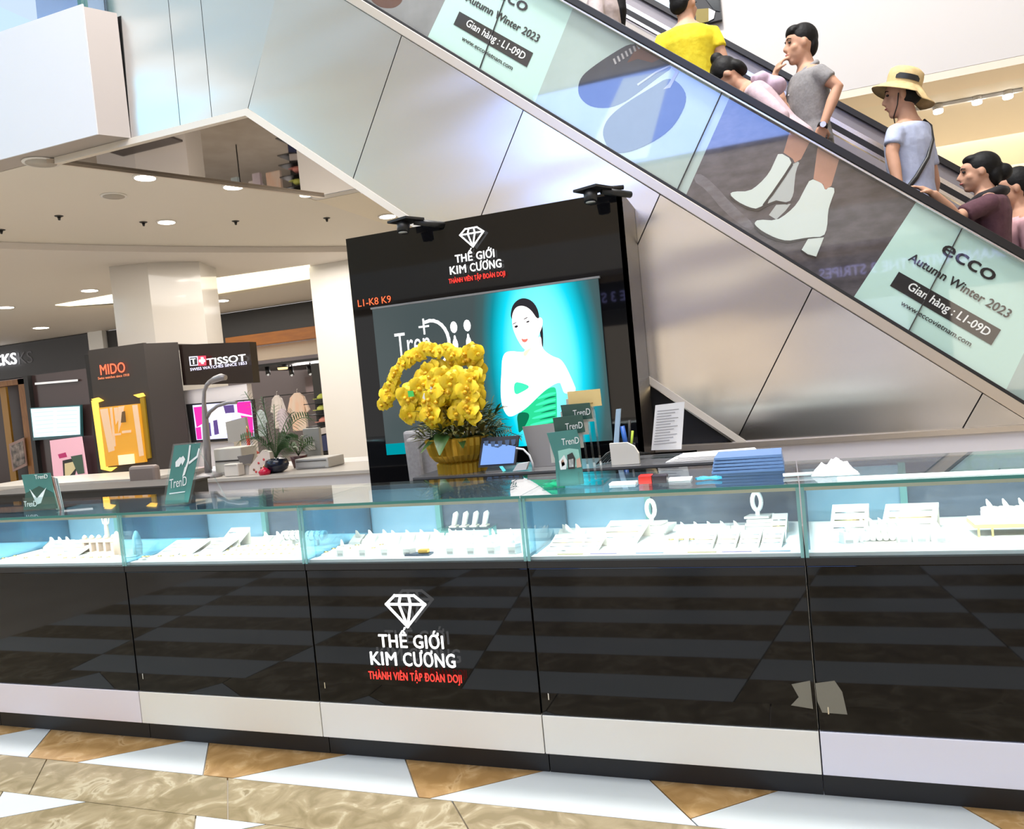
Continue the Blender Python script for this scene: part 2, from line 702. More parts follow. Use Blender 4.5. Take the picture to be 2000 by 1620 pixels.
for px, py, r, lab, z in [(283, 346, 0.10, 'round lit downlight at the lower edge of the mirrored soffit, left one', ZC),
                         (455, 364, 0.10, 'round lit downlight at the lower edge of the mirrored soffit, middle one', ZC),
                         (597, 380, 0.07, 'round lit downlight at the right tip of the mirrored soffit', ZC),
                         (325, 433, 0.10, 'round lit downlight between two small ceiling sprinklers', ZC),
                         (757, 422, 0.11, 'round lit downlight just left of the tower top', ZC),
                         (175, 567, 0.13, 'round lit downlight above the lit cove in the far ceiling', ZD),
                         (10, 600, 0.14, 'round lit downlight at the left picture edge under the dropped ceiling', ZD),
                         (80, 640, 0.16, 'round lit downlight just above the dark cafe sign', ZD),
                         (432, 587, 0.15, 'round lit downlight right of the cream column below the cove', ZD)]:
    downlight(px, py, r, lab, True, z)
downlight(80, 316, 0.13, 'round grey ceiling speaker left of the mirrored soffit', False)
downlight(222, 382, 0.11, 'round grey ceiling speaker below the mirrored soffit', False)
for px, py, lab in [(115, 422, 'small dark ceiling sprinkler, left of the four in the row'), (280, 434, 'small dark ceiling sprinkler beside the middle downlight'),
                    (460, 432, 'small dark ceiling sprinkler right of the middle downlight'), (638, 426, 'small dark ceiling sprinkler, right end of the row'),
                    (2, 449, 'small dark ceiling sprinkler at the left picture edge')]:
    p = atz(px, py, ZC)
    t = thing('sprinkler', lab, 'sprinkler', (p.x, p.y, ZC), 'ceiling sprinklers')
    MB().lathe([(0.035, -0.01), (0.05, -0.001)], p, 12).build('plate', dark_grey, t)
    MB().lathe([(0.012, -0.05), (0.02, -0.012)], p, 10).build('nozzle', black_matte, t)
# lit cove in the far ceiling
t = thing('cove_light', 'long warm lit ceiling cove behind the cream column', 'light', (-9.5, 12.3, ZD))
cv = [atz(*q, ZD-0.015) for q in [(108, 597), (300, 562), (605, 519), (605, 546), (400, 579), (230, 602)]]
MB().prism(cv, (0, 0, 0.013)).build('glow_panel', emis('cove_glow', (1, 0.90, 0.66), 1.7), t)
cvb = [atz(*q, ZD-0.03) for q in [(230, 602), (400, 579), (605, 546), (605, 551), (400, 584), (110, 601)]]
MB().prism(cvb, (0, 0, 0.028)).build('lip', m_ceil2, t)

# ================================================================== escalator
ANG = math.atan(0.83)
cs, sn = math.cos(ANG), math.sin(ANG)
YE = 5.38


def sx(s, t, Y):
    """point of the inclined side: s down the slope, t square to it"""
    return Vector((s*cs+t*sn, Y, -s*sn+t*cs))


m_steel_i = steel('brushed_steel_incline', (0.74, 0.715, 0.68), 0.22, 0.6, (2, 1, 1))
m_steel_l = steel('brushed_steel_level', (0.76, 0.755, 0.74), 0.18, 0.5)
m_deck = mat('escalator_deck_metal', (0.62, 0.55, 0.47), 0.35, 0.85)
m_beige_trim = mat('escalator_beige_trim', (0.74, 0.68, 0.60), 0.4, 0.2)
m_rubber = mat('handrail_rubber', (0.012, 0.011, 0.012), 0.35)
m_rail = mat('rail_aluminium', (0.75, 0.73, 0.73), 0.25, 0.9)
esc = thing('escalator', 'steel clad escalator with poster covered glass sides rising to the left', 'escalator', (0, 5.9, 0))
T_LO, T_CL, T_G0, T_G1 = 0.512, 1.622, 1.712, 2.372
seams = [(-5.9, -5.7), (-4.617, -4.403), (-3.449, -3.26), (-2.26, -2.07), (-1.069, -0.876), (0.123, 0.31), (1.31, 1.5), (2.4, 2.6)]
crease_n = Vector((0.78, -0.36)).normalized()
crease_d = crease_n.dot(Vector((-3.96, 3.95)))
for i in range(len(seams)-1):
    (a0, a1), (b0, b1) = seams[i], seams[i+1]
    g = 0.004
    k = [(a1+g, T_LO), (b1-g, T_LO), (b0-g, T_CL), (a0+g, T_CL)]
    poly = [(s*cs+t_*sn, -s*sn+t_*cs) for s, t_ in k]
    poly = clip(poly, (0, 1), 0.965)
    poly = clip(poly, crease_n, crease_d+0.004) if len(poly) > 2 else poly
    if len(poly) > 2:
        MB().prism([(p.x, YE, p.y) for p in poly], (0, 0.03, 0)).build('side_panel', m_steel_i, esc)
lv = [-6.15, -5.35, -4.658, -4.325, -2.5]
for i in range(4):
    x0, x1 = lv[i]+0.003, lv[i+1]-0.003
    poly = clip([(x0, 3.95), (x1, 3.95), (x1, 5.9), (x0, 5.9)], -crease_n, -crease_d+0.003)
    if len(poly) > 2:
        b = MB().prism([(p.x, YE-0.0+(p.y-3.95)*0.02, p.y) for p in poly], (0, 0.03, 0))
        b.build('side_panel', m_steel_l, esc)
# dark backing behind the panel joints
bk = [(-6.1, 3.97), (-3.95, 3.97), (-0.35, 0.975), (2.2, 0.975), (0.9, 1.25), (-3.2, 4.7), (-6.1, 5.8)]
MB().prism([(x, YE+0.035, z) for x, z in bk], (0, 0.02, 0)).build('backing', black_matte, esc)
# edge trims
MB().prism([(-6.1, YE-0.012, 3.95), (-6.1, YE-0.012, 3.895), (-3.985, YE-0.012, 3.895), (-0.335, YE-0.012, 0.965-0.0), (-0.27, YE-0.012, 0.965), (-3.96, YE-0.012, 3.95)], (0, 0.05, 0)).build('edge_trim', m_beige_trim, esc)


def rail(t0, t1, Y0, Y1, name, m, par, s0=-5.6, s1=2.6, K=0.0):
    k = K*cs
    return MB().prism([sx(s0, t0+k, Y0), sx(s1, t0+k, Y0), sx(s1, t1+k, Y0), sx(s0, t1+k, Y0)], (0, Y1-Y0, 0)).build(name, m, par, bevel=0.004)


rail(T_CL+0.003, 1.69, YE-0.02, YE+0.1, 'deck_trim', m_deck, esc, s1=0.5)
rail(1.69, T_G0, YE-0.005, YE+0.06, 'gasket', black_matte, esc, s1=0.52)
rail(T_G1, T_G1+0.016, YE-0.01, YE+0.05, 'rail_guide', m_rail, esc, s1=1.33)
rail(T_G1+0.016, T_G1+0.062, YE-0.02, YE+0.06, 'handrail', m_rubber, esc, s1=1.35)
gs = [(-5.75, -5.65), (-4.055, -3.925), (-2.29, -2.182), (-0.557, -0.437), (1.2, 1.31), (2.5, 2.6)]
for i in range(len(gs)-1):
    (a0, a1), (b0, b1) = gs[i], gs[i+1]
    g = 0.004
    MB().prism([sx(a1+g, T_G0, YE+0.028), sx(b1-g, T_G0, YE+0.028), sx(b0-g, T_G1, YE+0.028), sx(a0+g, T_G1, YE+0.028)], (0, 0.012, 0)).build('glass_pane', clear_glass, esc)
    MB().prism([sx(b1-g*0.7, T_G0, YE+0.016), sx(b1+g*0.7, T_G0, YE+0.016), sx(b0+g*0.7, T_G1, YE+0.016), sx(b0-g*0.7, T_G1, YE+0.016)], (0, 0.012, 0)).build('pane_joint', dark_grey, esc)


def print_mat(name, col, c2=None, sc=4, st=(1, 1, 1)):
    return mat(name, col, 0.35, coat=1.0, cior=1.9, noise=(c2, sc, 5, st) if c2 else None)


p_mint = print_mat('poster_mint', (0.50, 0.72, 0.64))
p_sage = print_mat('poster_sage', (0.36, 0.46, 0.42), (0.40, 0.50, 0.46))
p_grey = print_mat('poster_grey', (0.20, 0.20, 0.19), (0.27, 0.27, 0.26), 3)
p_dark = print_mat('poster_dark', (0.045, 0.038, 0.042), (0.10, 0.088, 0.096), 7, (1, 1, 2.2))
p_black = print_mat('poster_black', (0.01, 0.009, 0.009))
p_boot = print_mat('poster_boot', (0.60, 0.68, 0.62), (0.66, 0.72, 0.67), 2)
p_boot2 = print_mat('poster_boot_inside', (0.44, 0.47, 0.45))
p_skin = print_mat('poster_skin', (0.42, 0.20, 0.13), (0.55, 0.30, 0.21), 3)
p_shoe = print_mat('poster_shoe_leather', (0.02, 0.024, 0.03), (0.035, 0.04, 0.05), 3)
p_sole = print_mat('poster_shoe_brown', (0.10, 0.035, 0.015))
p_lace = print_mat('poster_lace', (0.35, 0.34, 0.33))
p_streak = print_mat('poster_floor_streak', (0.16, 0.15, 0.165), (0.10, 0.088, 0.096), 9, (1, 1, 3))  # paler streak printed on the dark poster
YP = YE+0.024


def poster(name, a, b, m):
    q = [sx(a[1], T_G0, YP), sx(b[1], T_G0, YP), sx(b[0], T_G1, YP), sx(a[0], T_G1, YP)]
    return MB().prism(q, (0, 0.003, 0)).build(name, m, esc)


e0 = (-5.6, -5.5)
e1, e2, e3, e4, e5, e6 = (-4.47, -4.43), (-3.524, -3.413), (-2.228, -2.111), (-0.868, -0.827), (0.06, 0.218), (2.3, 2.4)
posterA = poster('poster', e0, e1, p_grey)
posterB = poster('poster', e1, e2, p_mint)
posterC = poster('poster', e2, e3, p_sage)
posterD = poster('poster', e3, e4, p_dark)
posterE = poster('poster', e4, e5, p_mint)
posterF = poster('poster', e5, e6, p_sage)


def figure(par, pts, org, sc, m, name, lay):
    """printed shape traced on the poster"""
    P = chaikin([at(org[0]+x/sc, org[1]+y/sc, YP) for x, y in pts], 2 if 'shoe' in name else 1 if 'boot' in name or 'streak' in name else 0)
    P2 = []
    for p in P:
        s = p.x*cs-p.z*sn
        t_ = p.x*sn+p.z*cs
        t_ = min(max(t_, T_G0+0.001), T_G1-0.001)
        P2.append(sx(s, t_, YP-0.0006*lay))
    return MB().prism(P2, (0, 0.0005, 0)).build(name, m, par)


O, S = (1340, 230), 4.545
figure(posterD, [(60, 560), (100, 480), (220, 560), (420, 780), (620, 960), (560, 1010), (330, 830), (180, 640)], O, S, p_streak, 'printed_floor_streak', 1)
figure(posterD, [(930, 110), (865, 310), (945, 365), (965, 400), (1020, 370), (1110, 200)], O, S, p_skin, 'printed_leg', 2)
figure(posterD, [(1185, 240), (1130, 545), (1215, 590), (1235, 640), (1290, 605), (1375, 350)], O, S, p_skin, 'printed_leg', 2)
figure(posterD, [(1015, 380), (975, 470), (960, 600), (955, 680), (915, 757), (800, 735), (700, 775), (840, 590), (930, 420)], O, S, p_boot2, 'printed_boot', 3)
figure(posterD, [(385, 680), (420, 655), (560, 655), (650, 590), (740, 490), (790, 380), (825, 305), (945, 375), (905, 470), (840, 590), (750, 720), (640, 812), (560, 797), (450, 742)], O, S, p_boot, 'printed_boot', 4)
figure(posterD, [(940, 395), (950, 420), (880, 530), (770, 690), (690, 785), (680, 772), (760, 665), (870, 505)], O, S, p_black, 'printed_zip', 5)
figure(posterD, [(380, 690), (450, 745), (560, 800), (640, 815), (720, 765), (800, 735), (910, 758), (900, 772), (800, 757), (720, 787), (640, 835), (540, 815), (400, 733)], O, S, p_black, 'printed_sole', 6)
figure(posterD, [(800, 775), (930, 765), (880, 830), (800, 905), (735, 865)], O, S, p_boot2, 'printed_heel', 4)
figure(posterD, [(605, 935), (640, 905), (800, 915), (900, 850), (990, 760), (1050, 640), (1105, 540), (1190, 575), (1215, 595), (1235, 648), (1270, 615), (1328, 630), (1280, 760), (1260, 830), (1252, 980), (1220, 1058), (1100, 1062), (1000, 1078), (900, 1096), (800, 1072), (680, 1012), (620, 962)], O, S, p_boot, 'printed_boot', 7)
figure(posterD, [(603, 940), (620, 964), (680, 1014), (800, 1074), (900, 1098), (1000, 1080), (1100, 1064), (1222, 1060), (1222, 1048), (1225, 1062), (1090, 1076), (1000, 1096), (900, 1118), (790, 1096), (670, 1040), (605, 985)], O, S, p_black, 'printed_sole', 8)
figure(posterD, [(1085, 1072), (1225, 1060), (1155, 1235), (1080, 1215), (1025, 1175)], O, S, p_boot, 'printed_heel', 7)
figure(posterD, [(1022, 1172), (1080, 1213), (1155, 1234), (1152, 1250), (1075, 1226), (1016, 1186)], O, S, p_black, 'printed_heel_cap', 9)
O, S = (700, 0), 2.857
figure(posterC, [(1530, 235), (1430, 290), (1310, 370), (1240, 430), (1222, 500), (1240, 555), (1300, 600), (1400, 605), (1480, 575), (1560, 520), (1690, 420), (1760, 375), (1700, 330), (1640, 270)], O, S, p_shoe, 'printed_shoe', 1)
figure(posterC, [(1560, 250), (1640, 270), (1690, 320), (1640, 350), (1560, 330), (1500, 350)], O, S, p_sole, 'printed_lining', 2)
figure(posterC, [(1840, 550), (1780, 680), (1700, 760), (1570, 830), (1470, 858), (1400, 840), (1362, 760), (1370, 700), (1410, 640), (1500, 570), (1650, 480), (1730, 430), (1800, 470)], O, S, p_shoe, 'printed_shoe', 3)
figure(posterC, [(1780, 375), (1790, 400), (1740, 490), (1700, 500), (1730, 470), (1770, 400), (1740, 372), (1660, 410), (1560, 480), (1555, 470), (1660, 398), (1740, 362)], O, S, p_lace, 'printed_lace', 4)
for i in range(7):
    x, y = 1420+i*22, 330-i*14
    figure(posterC, [(x, y), (x+10, y-5), (x+22, y+25), (x+12, y+30)], O, S, p_lace, 'printed_lace', 4)
figure(posterA, [(50, -20), (250, -20), (240, 20), (190, 50), (110, 40)], O, S, p_sole, 'printed_shoe', 1)


def ecco_text(par, ds):
    xd = Vector((cs, 0, -sn))
    ud = Vector((sn, 0, cs))
    lay = YP-0.0025

    def T(s, x0, x1, t0, h, m, bold, depth=0.0012, y=lay):
        text_mesh(s, x1-x0, h, sx(x0+ds, t0, y), xd, ud, depth, bold).build('printed_text', m, par)
    T('ecco', -0.575, -0.235, 2.198, 0.092, p_black, 0.012)
    T('Autumn Winter 2023', -0.70, -0.035, 2.066, 0.052, p_black, 0.018)
    MB().prism([sx(-0.692+ds, 1.882, lay), sx(-0.008+ds, 1.888, lay), sx(-0.02+ds, 1.992, lay), sx(-0.70+ds, 1.98, lay)], (0, 0.001, 0)).build('printed_bar', p_black, par)
    T('Gian hàng : L1-09D', -0.60, -0.06, 1.918, 0.05, print_mat('poster_white', (0.8, 0.82, 0.8)), 0.018, 0.0012, lay-0.002)
    T('www.eccovietnam.com', -0.575, -0.10, 1.818, 0.032, p_black, 0.004)


ecco_text(posterE, 0.0)
ecco_text(posterB, -3.597)

# steps, inner far balustrade of the same flight
STEP_K = 2.02
m_step = mat('escalator_step_metal', (0.10, 0.10, 0.105), 0.4, 0.6)
for i in range(16):
    x0 = -3.6+i*0.36
    z = STEP_K-0.83*(x0+0.18)
    MB().box(x0, x0+0.365, 5.52, 6.42, z-0.38, z).build('step', m_step, esc)
rail(1.5, T_G0, 6.45, 6.55, 'skirt', m_deck, esc)
rail(T_G0, T_G1, 6.50, 6.512, 'far_glass', glass('smoke_glass', (0.45, 0.43, 0.44)), esc)
rail(T_G1, T_G1+0.062, 6.47, 6.55, 'handrail', m_rubber, esc)
# underside mirror soffit
m_mirror = mat('dark_mirror', (0.30, 0.27, 0.26), 0.02, 1.0)
mb = MB().prism([(-6.13, 5.39, 3.925), (-3.97, 5.39, 3.925), (-3.97, 7.95, 3.925), (-4.95, 7.95, 3.925)], (0, 0, 0.02))
mb.build('mirror_soffit', m_mirror, esc)
MB().prism([(-6.15, 5.33, 3.90), (-6.10, 5.40, 3.90), (-4.93, 7.97, 3.90), (-4.98, 7.97, 3.90)], (0, 0, 0.045)).build('soffit_trim', m_deck, esc)
# low white wall at the foot of the escalator
struct(MB().box(-0.6, 6, 5.36, 5.455, 0, 0.93).build('wall_low', mat('low_wall_lilac_white', (0.80, 0.77, 0.80), 0.4)))
MB().box(-0.88, 6, 5.33, 5.455, 0.931, 0.964).build('ledge', m_deck, esc)

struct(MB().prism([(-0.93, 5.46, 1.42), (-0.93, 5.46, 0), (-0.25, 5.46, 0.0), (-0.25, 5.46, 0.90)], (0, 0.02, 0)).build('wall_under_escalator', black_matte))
# neighbouring flight behind
esc2 = thing('escalator', 'second escalator flight partly seen behind the riders', 'escalator', (0, 7.3, 0))
MB().prism([(x, 6.75, z) for x, z in [(-4.2, 5.0), (-4.2, 7.0), (2.8, 1.2), (2.8, 0.2), (1.6, 0.2)]], (0, 0.03, 0)).build('side_panel', mat('dark_bronze_panel', (0.06, 0.05, 0.05), 0.2, 0.5), esc2)
MB().prism([(x, 6.735, z) for x, z in [(-4.0, 5.6), (-4.0, 6.95), (-0.35, 3.93), (-0.02, 3.2), (-0.8, 3.2)]], (0, 0.014, 0)).build('cladding', mat('grey_beige_cladding', (0.50, 0.46, 0.43), 0.3, 0.3), esc2)
for k0, k1, m, n in [(3.66, 3.69, m_rail, 'trim_line'), (3.69, 3.745, m_rubber, 'gap'), (3.745, 3.785, m_rail, 'trim_line')]:
    MB().prism([(x, 6.72, k-0.83*x) for x, k in [(-4, k0), (3, k0), (3, k1), (-4, k1)]], (0, 0.04, 0)).build(n, m, esc2)
k0 = 3.79
MB().prism([(x, 7.8, k-0.83*x) for x, k in [(-4, 3.7), (3, 3.7), (3, 4.27), (-4, 4.27)]], (0, 0.02, 0)).build('inner_panel', mat('grey_mauve_panel', (0.27, 0.25, 0.27), 0.25, 0.3), esc2)
MB().prism([(x, 7.76, k-0.83*x) for x, k in [(-4, 4.27), (3, 4.27), (3, 4.33), (-4, 4.33)]], (0, 0.08, 0)).build('handrail', m_rubber, esc2)
for i in range(14):
    x0 = -3.6+i*0.4
    z = 3.55-0.83*(x0+0.2)
    MB().box(x0, x0+0.4, 6.8, 7.75, z-0.4, z-0.1).build('step', m_step, esc2)
# ================================================================== black kiosk tower
tower = thing('kiosk_tower', 'tall glossy black kiosk wall carrying the diamond sign and screen', 'kiosk', (-1.9, 5.1, 0))
MB().box(-2.892, -0.883, 4.90, 4.93, 0, 2.652).build('front_panel', black_gloss, tower)
MB().prism([(-0.883, 4.90, 0), (-0.883, 5.37, 0), (-0.883, 5.37, 1.0), (-0.883, 5.37, 2.63), (-0.883, 4.90, 2.652)], (-0.03, 0, 0)).build('side_panel', mat('tower_side_dark', (0.035, 0.03, 0.027), 0.25), tower)
MB().box(-2.892, -2.86, 4.93, 5.36, 0, 2.62).build('side_panel', black_gloss, tower)
MB().box(-2.86, -0.915, 4.95, 5.36, 2.55, 2.60).build('top_panel', black_matte, tower)


def diamond(org, w, h, sw, depth):
    P = {'a': (-0.5, 0.72), 'b': (-0.26, 1.0), 'c': (0.24, 1.0), 'd': (0.5, 0.72), 'e': (0.0, 0.0), 'f': (-0.17, 0.72), 'g': (0.13, 0.72), 'h': (-0.11, 1.0), 'i': (0.1, 1.0)}
    q = {k: (x*w, y*h) for k, (x, y) in P.items()}
    L = ['ab', 'bc', 'cd', 'de', 'ea', 'ad', 'fe', 'ge', 'fh', 'gi']
    return strokes([(q[l[0]], q[l[1]]) for l in L], sw, org, X1, Z1, depth)


def brand_sign(par, xc, y, dz, scale=1.0):
    """diamond, two white lines and a red line; front face towards -Y"""
    y = y-0.045
    b = diamond((xc-0.005, y+0.012, 0.582+dz), 0.172, 0.125, 0.010, 0.003)
    b.build('diamond_emblem', glow_white, par)
    for tx, w, h, dx, z, dep, bo, m, gap in [('THẾ GIỚI', 0.285, 0.052, 0.146, 0.494, 0.003, 0.012, glow_white, 0.013), ('KIM', 0.118, 0.054, 0.193, 0.42, 0.003, 0.012, glow_white, 0.05), ('CƯƠNG', 0.226, 0.054, 0.044, 0.42, 0.003, 0.012, glow_white, 0.05),
                                             ('THÀNH VIÊN TẬP ĐOÀN DOJI', 0.412, 0.032, 0.21, 0.36, 0.002, 0.004, glow_red, 0.0075)]:
        for wb in by_word(text_mesh(tx, w, h, (xc-dx, y+0.02, z+dz), X1, Z1, dep, bo, space=1.06), gap):
            wb.build('sign_word', m, par)


brand_sign(tower, -1.899, 4.90, 1.864)
text_mesh('L1-K8 K9', 0.268, 0.05, (-2.842, 4.893, 2.156), X1, Z1, 0.002, 0.0).build('unit_number', emis('orange_letters', (0.9, 0.16, 0.06), 1.0), tower)
# two small spotlights on the tower top
for px, lab in [(0, 'black spotlight arm on the left of the tower top'), (1, 'black spotlight arm on the right of the tower top')]:
    c = [at(800, 440, 4.75), at(1165, 380, 4.75)][px]
    t = thing('spotlight', lab, 'lamp', (c.x, 4.8, 2.6), 'spotlights on the tower')
    MB().prism([(c.x-0.13, 4.68, c.z+0.02), (c.x+0.02, 4.66, c.z+0.03), (c.x+0.1, 4.78, c.z+0.025), (c.x-0.06, 4.83, c.z+0.02)], (0, 0, 0.015)).build('plate', black_matte, t)
    MB().tube([(c.x-0.03, 4.72, c.z+0.01), (c.x-0.03, 4.70, c.z-0.05)], [0.045, 0.04], 12).build('head', black_matte, t)
    MB().lathe([(0.03, 0), (0.03, 0.004)], (c.x-0.03, 4.70, c.z-0.055), 12).build('lens', mat('lens_grey', (0.5, 0.5, 0.48), 0.2), t)
    MB().tube([(c.x+0.03, 4.76, c.z+0.02), (c.x+0.14, 4.84, c.z-0.0), (c.x+0.18, 4.91, c.z+0.0)], 0.022, 8).build('arm', black_matte, t)
cam_r = at(1222, 385, 4.85)
MB().tube([(-1.0, 4.80, 2.66), (-0.86, 4.88, 2.665)], 0.015, 6).build('bracket', black_matte, tower)

# ------------------------------------------------------------------ LED screen
led = thing('led_screen', 'large lit screen on the tower showing a woman in green against cyan glow', 'screen', (-1.9, 4.88, 1.1))


def screen_mat():
    m = mat('led_backdrop', (0, 0, 0), 0.15, spec=0.3)
    nt = m.node_tree
    b = nt.nodes['Principled BSDF']
    geo = nt.nodes.new('ShaderNodeNewGeometry')
    sp = nt.nodes.new('ShaderNodeSeparateXYZ')
    nt.links.new(geo.outputs['Position'], sp.inputs[0])

    def M(op, a, b_=None):
        n = nt.nodes.new('ShaderNodeMath')
        n.operation = op
        for i, v in enumerate((a, b_)):
            if v is None:
                continue
            if isinstance(v, (int, float)):
                n.inputs[i].default_value = v
            else:
                nt.links.new(v, n.inputs[i])
        return n.outputs[0]
    dx = M('DIVIDE', M('ADD', sp.outputs[0], 1.50), 0.375)
    dz = M('DIVIDE', M('ADD', sp.outputs[2], -1.60), 0.95)
    d = M('SQRT', M('ADD', M('MULTIPLY', dx, dx), M('MULTIPLY', dz, dz)))
    r = nt.nodes.new('ShaderNodeValToRGB')
    cr = r.color_ramp
    cr.elements[0].position = 0.0
    cr.elements[0].color = (0.30, 0.90, 1.0, 1)
    cr.elements[1].position = 1.0
    cr.elements[1].color = (0.045, 0.062, 0.065, 1)
    for p, c in [(0.42, (0.14, 0.80, 0.95)), (0.56, (0.0, 0.55, 0.70)), (0.72, (0.0, 0.20, 0.25)), (0.86, (0.035, 0.085, 0.09))]:
        e = cr.elements.new(p)
        e.color = (*c, 1)
    nt.links.new(M('DIVIDE', d, 1.3), r.inputs[0])
    nt.links.new(r.outputs[0], b.inputs['Emission Color'])
    b.inputs['Emission Strength'].default_value = 0.9
    return m


YS = 4.875
MB().prism([(-2.722, YS, 2.12), (-1.075, YS, 2.12), (-1.075, YS, 1.075), (-2.722, YS, 1.075)], (0, 0.022, 0)).build('display', screen_mat(), led)
MB().prism([(-2.722, YS-0.002, 1.155), (-2.30, YS-0.002, 1.155), (-2.30, YS-0.002, 1.075), (-2.722, YS-0.002, 1.075)], (0, 0.0015, 0)).build('picture_band', emis('led_teal_band', (0.0, 0.20, 0.24), 1.0), led)
MB().box(-2.735, -1.062, 4.876, 4.899, 2.122, 2.136).build('bezel', mat('bezel_grey', (0.2, 0.2, 0.2), 0.4), led)


def shot(px, m, name, lay, org=(940, 560), sc=5.4):
    P = chaikin([at(org[0]+x/sc, org[1]+y/sc, YS) for x, y in px], 2)
    return MB().prism([(p.x, YS-0.0012*lay, max(p.z, 1.08)) for p in P], (0, 0.001, 0)).build(name, m, led)


s_skin = emis('led_skin', (1.0, 0.93, 0.90), 1.25)
s_shade = emis('led_skin_shade', (0.95, 0.62, 0.48), 1.0)
s_hair = emis('led_hair', (0.022, 0.02, 0.024), 1.0)
s_green = emis('led_green', (0.02, 0.50, 0.22), 1.0)
s_green2 = emis('led_green_light', (0.05, 0.80, 0.38), 1.0)
s_green3 = emis('led_green_dark', (0.004, 0.12, 0.06), 1.0)
s_white = emis('led_white', (1, 1, 1), 1.3)
s_lip = emis('led_lip', (0.85, 0.16, 0.12), 1.0)
shot([(620, 300), (650, 420), (655, 640), (640, 640), (610, 420)], s_hair, 'picture_hair', 1)
shot([(360, 400), (312, 330), (312, 270), (330, 200), (370, 150), (430, 120), (500, 130), (560, 175), (600, 250), (615, 340), (590, 380)], s_hair, 'picture_hair', 1)
shot([(255, 690), (330, 680), (400, 690), (455, 690), (460, 660), (560, 600), (630, 500), (640, 640), (680, 690), (760, 740), (830, 760), (880, 820), (930, 920), (970, 1010), (1010, 1110), (880, 1140), (850, 1060), (830, 1000), (700, 1070), (600, 1160), (480, 1280), (400, 1330), (330, 1370), (280, 1370), (235, 1300), (210, 1200), (205, 1050), (215, 900), (220, 760)], s_skin, 'picture_body', 2)
shot([(325, 330), (335, 270), (370, 215), (430, 200), (490, 220), (540, 265), (590, 345), (625, 320), (650, 350), (645, 420), (620, 480), (590, 560), (540, 630), (480, 665), (450, 660), (400, 590), (355, 500), (330, 420)], s_skin, 'picture_face', 3)
shot([(460, 680), (540, 640), (500, 690), (470, 740), (440, 720)], s_shade, 'picture_shade', 4)
shot([(425, 545), (450, 560), (500, 545), (480, 585), (450, 590), (432, 575)], s_lip, 'picture_lips', 4)
shot([(345, 425), (375, 405), (395, 418), (370, 440)], s_hair, 'picture_eye', 4)
shot([(470, 375), (500, 358), (515, 368), (490, 384)], s_hair, 'picture_eye', 4)
shot([(330, 395), (375, 372), (378, 378), (335, 403)], s_hair, 'picture_brow', 4)
shot([(445, 345), (490, 318), (495, 326), (450, 352)], s_hair, 'picture_brow', 4)
shot([(345, 1005), (430, 1015), (525, 1055), (440, 1110), (350, 1150)], s_green2, 'picture_dress', 4)
shot([(400, 1335), (480, 1285), (600, 1165), (700, 1075), (770, 1055), (795, 1090), (800, 1300), (800, 1560), (420, 1560)], s_green, 'picture_dress', 3)
shot([(375, 1350), (430, 1320), (520, 1340), (480, 1450), (400, 1560), (390, 1480)], s_green3, 'picture_dress', 4)
for i in range(5):
    y = 1130+i*70
    shot([(600-i*20, y+40), (700, y-5), (790, y-20), (790, y+2), (700, y+30), (590-i*18, y+62)], s_green2, 'picture_fold', 5)
    shot([(640-i*20, y+72), (720, y+32), (790, y+22), (790, y+32), (720, y+48)], s_green3, 'picture_fold', 5)
text_mesh('Tren', 0.27, 0.165, (-2.565, YS-0.001, 1.77), X1, Z1, 0.0015, -0.004).build('picture_lettering', s_white, led)
segs = []
for i in range(14):
    a0, a1 = math.radians(105-i*14), math.radians(105-(i+1)*14)
    segs.append(((0.13*math.cos(a0), 0.16*math.sin(a0)), (0.13*math.cos(a1), 0.16*math.sin(a1))))
strokes(segs, 0.022, (-2.28, YS-0.001, 1.83), X1, Z1, 0.0015).build('picture_lettering', s_white, led)
strokes([((0, 0.05), (0, -0.05)), ((-0.035, 0), (0.035, 0))], 0.012, (-2.33, YS-0.001, 1.955), X1, Z1, 0.0015).build('picture_star', s_white, led)
for dx in (-0.05, 0.05):
    b = MB()
    for cz, rx, rz in [(1.925, 0.026, 0.04), (1.80, 0.02, 0.05), (1.85, 0.008, 0.02), (1.73, 0.035, 0.03)]:
        b.prism([(-2.055+dx+rx*math.cos(k*0.5236), YS-0.002, cz+rz*math.sin(k*0.5236)) for k in range(12)], (0, 0.0015, 0))
    b.build('picture_earring', s_white, led)

# ================================================================== display cases
XU = [-3.915, -2.93, -1.945, -0.96, 0.02, 1.005]
UN = ['leftmost glass display case', 'glass display case second from left', 'middle glass display case bearing the lit diamond logo', 'glass display case right of the logo case', 'rightmost glass display case with bluish plinth']
UN.append('glass display case cut off by the left picture edge')
bands = [(0.84, 0.77, 0.79), (0.86, 0.82, 0.72), (0.87, 0.84, 0.77), (0.86, 0.85, 0.79), (0.80, 0.80, 0.90), (0.78, 0.74, 0.73)]
m_pad = mat('case_white_pad', (0.90, 0.92, 0.92), 0.5)
m_back = mat('case_blue_back', (0.10, 0.13, 0.17), 0.12, noise=((0.15, 0.19, 0.25), 2.5, 4, (1, 1, 3)))
m_div = mat('case_divider_blue', (0.24, 0.42, 0.54), 0.15, noise=((0.34, 0.54, 0.66), 3, 4, (1, 1, 1)))
m_ledglow = emis('case_led_glow', (0.92, 0.98, 1.0), 2.5)
m_frame = mat('case_top_frame', (0.62, 0.56, 0.47), 0.35, 0.4)
ZP, ZT = 0.83, 1.08
YF, YBK = 2.70, 3.28
units = []
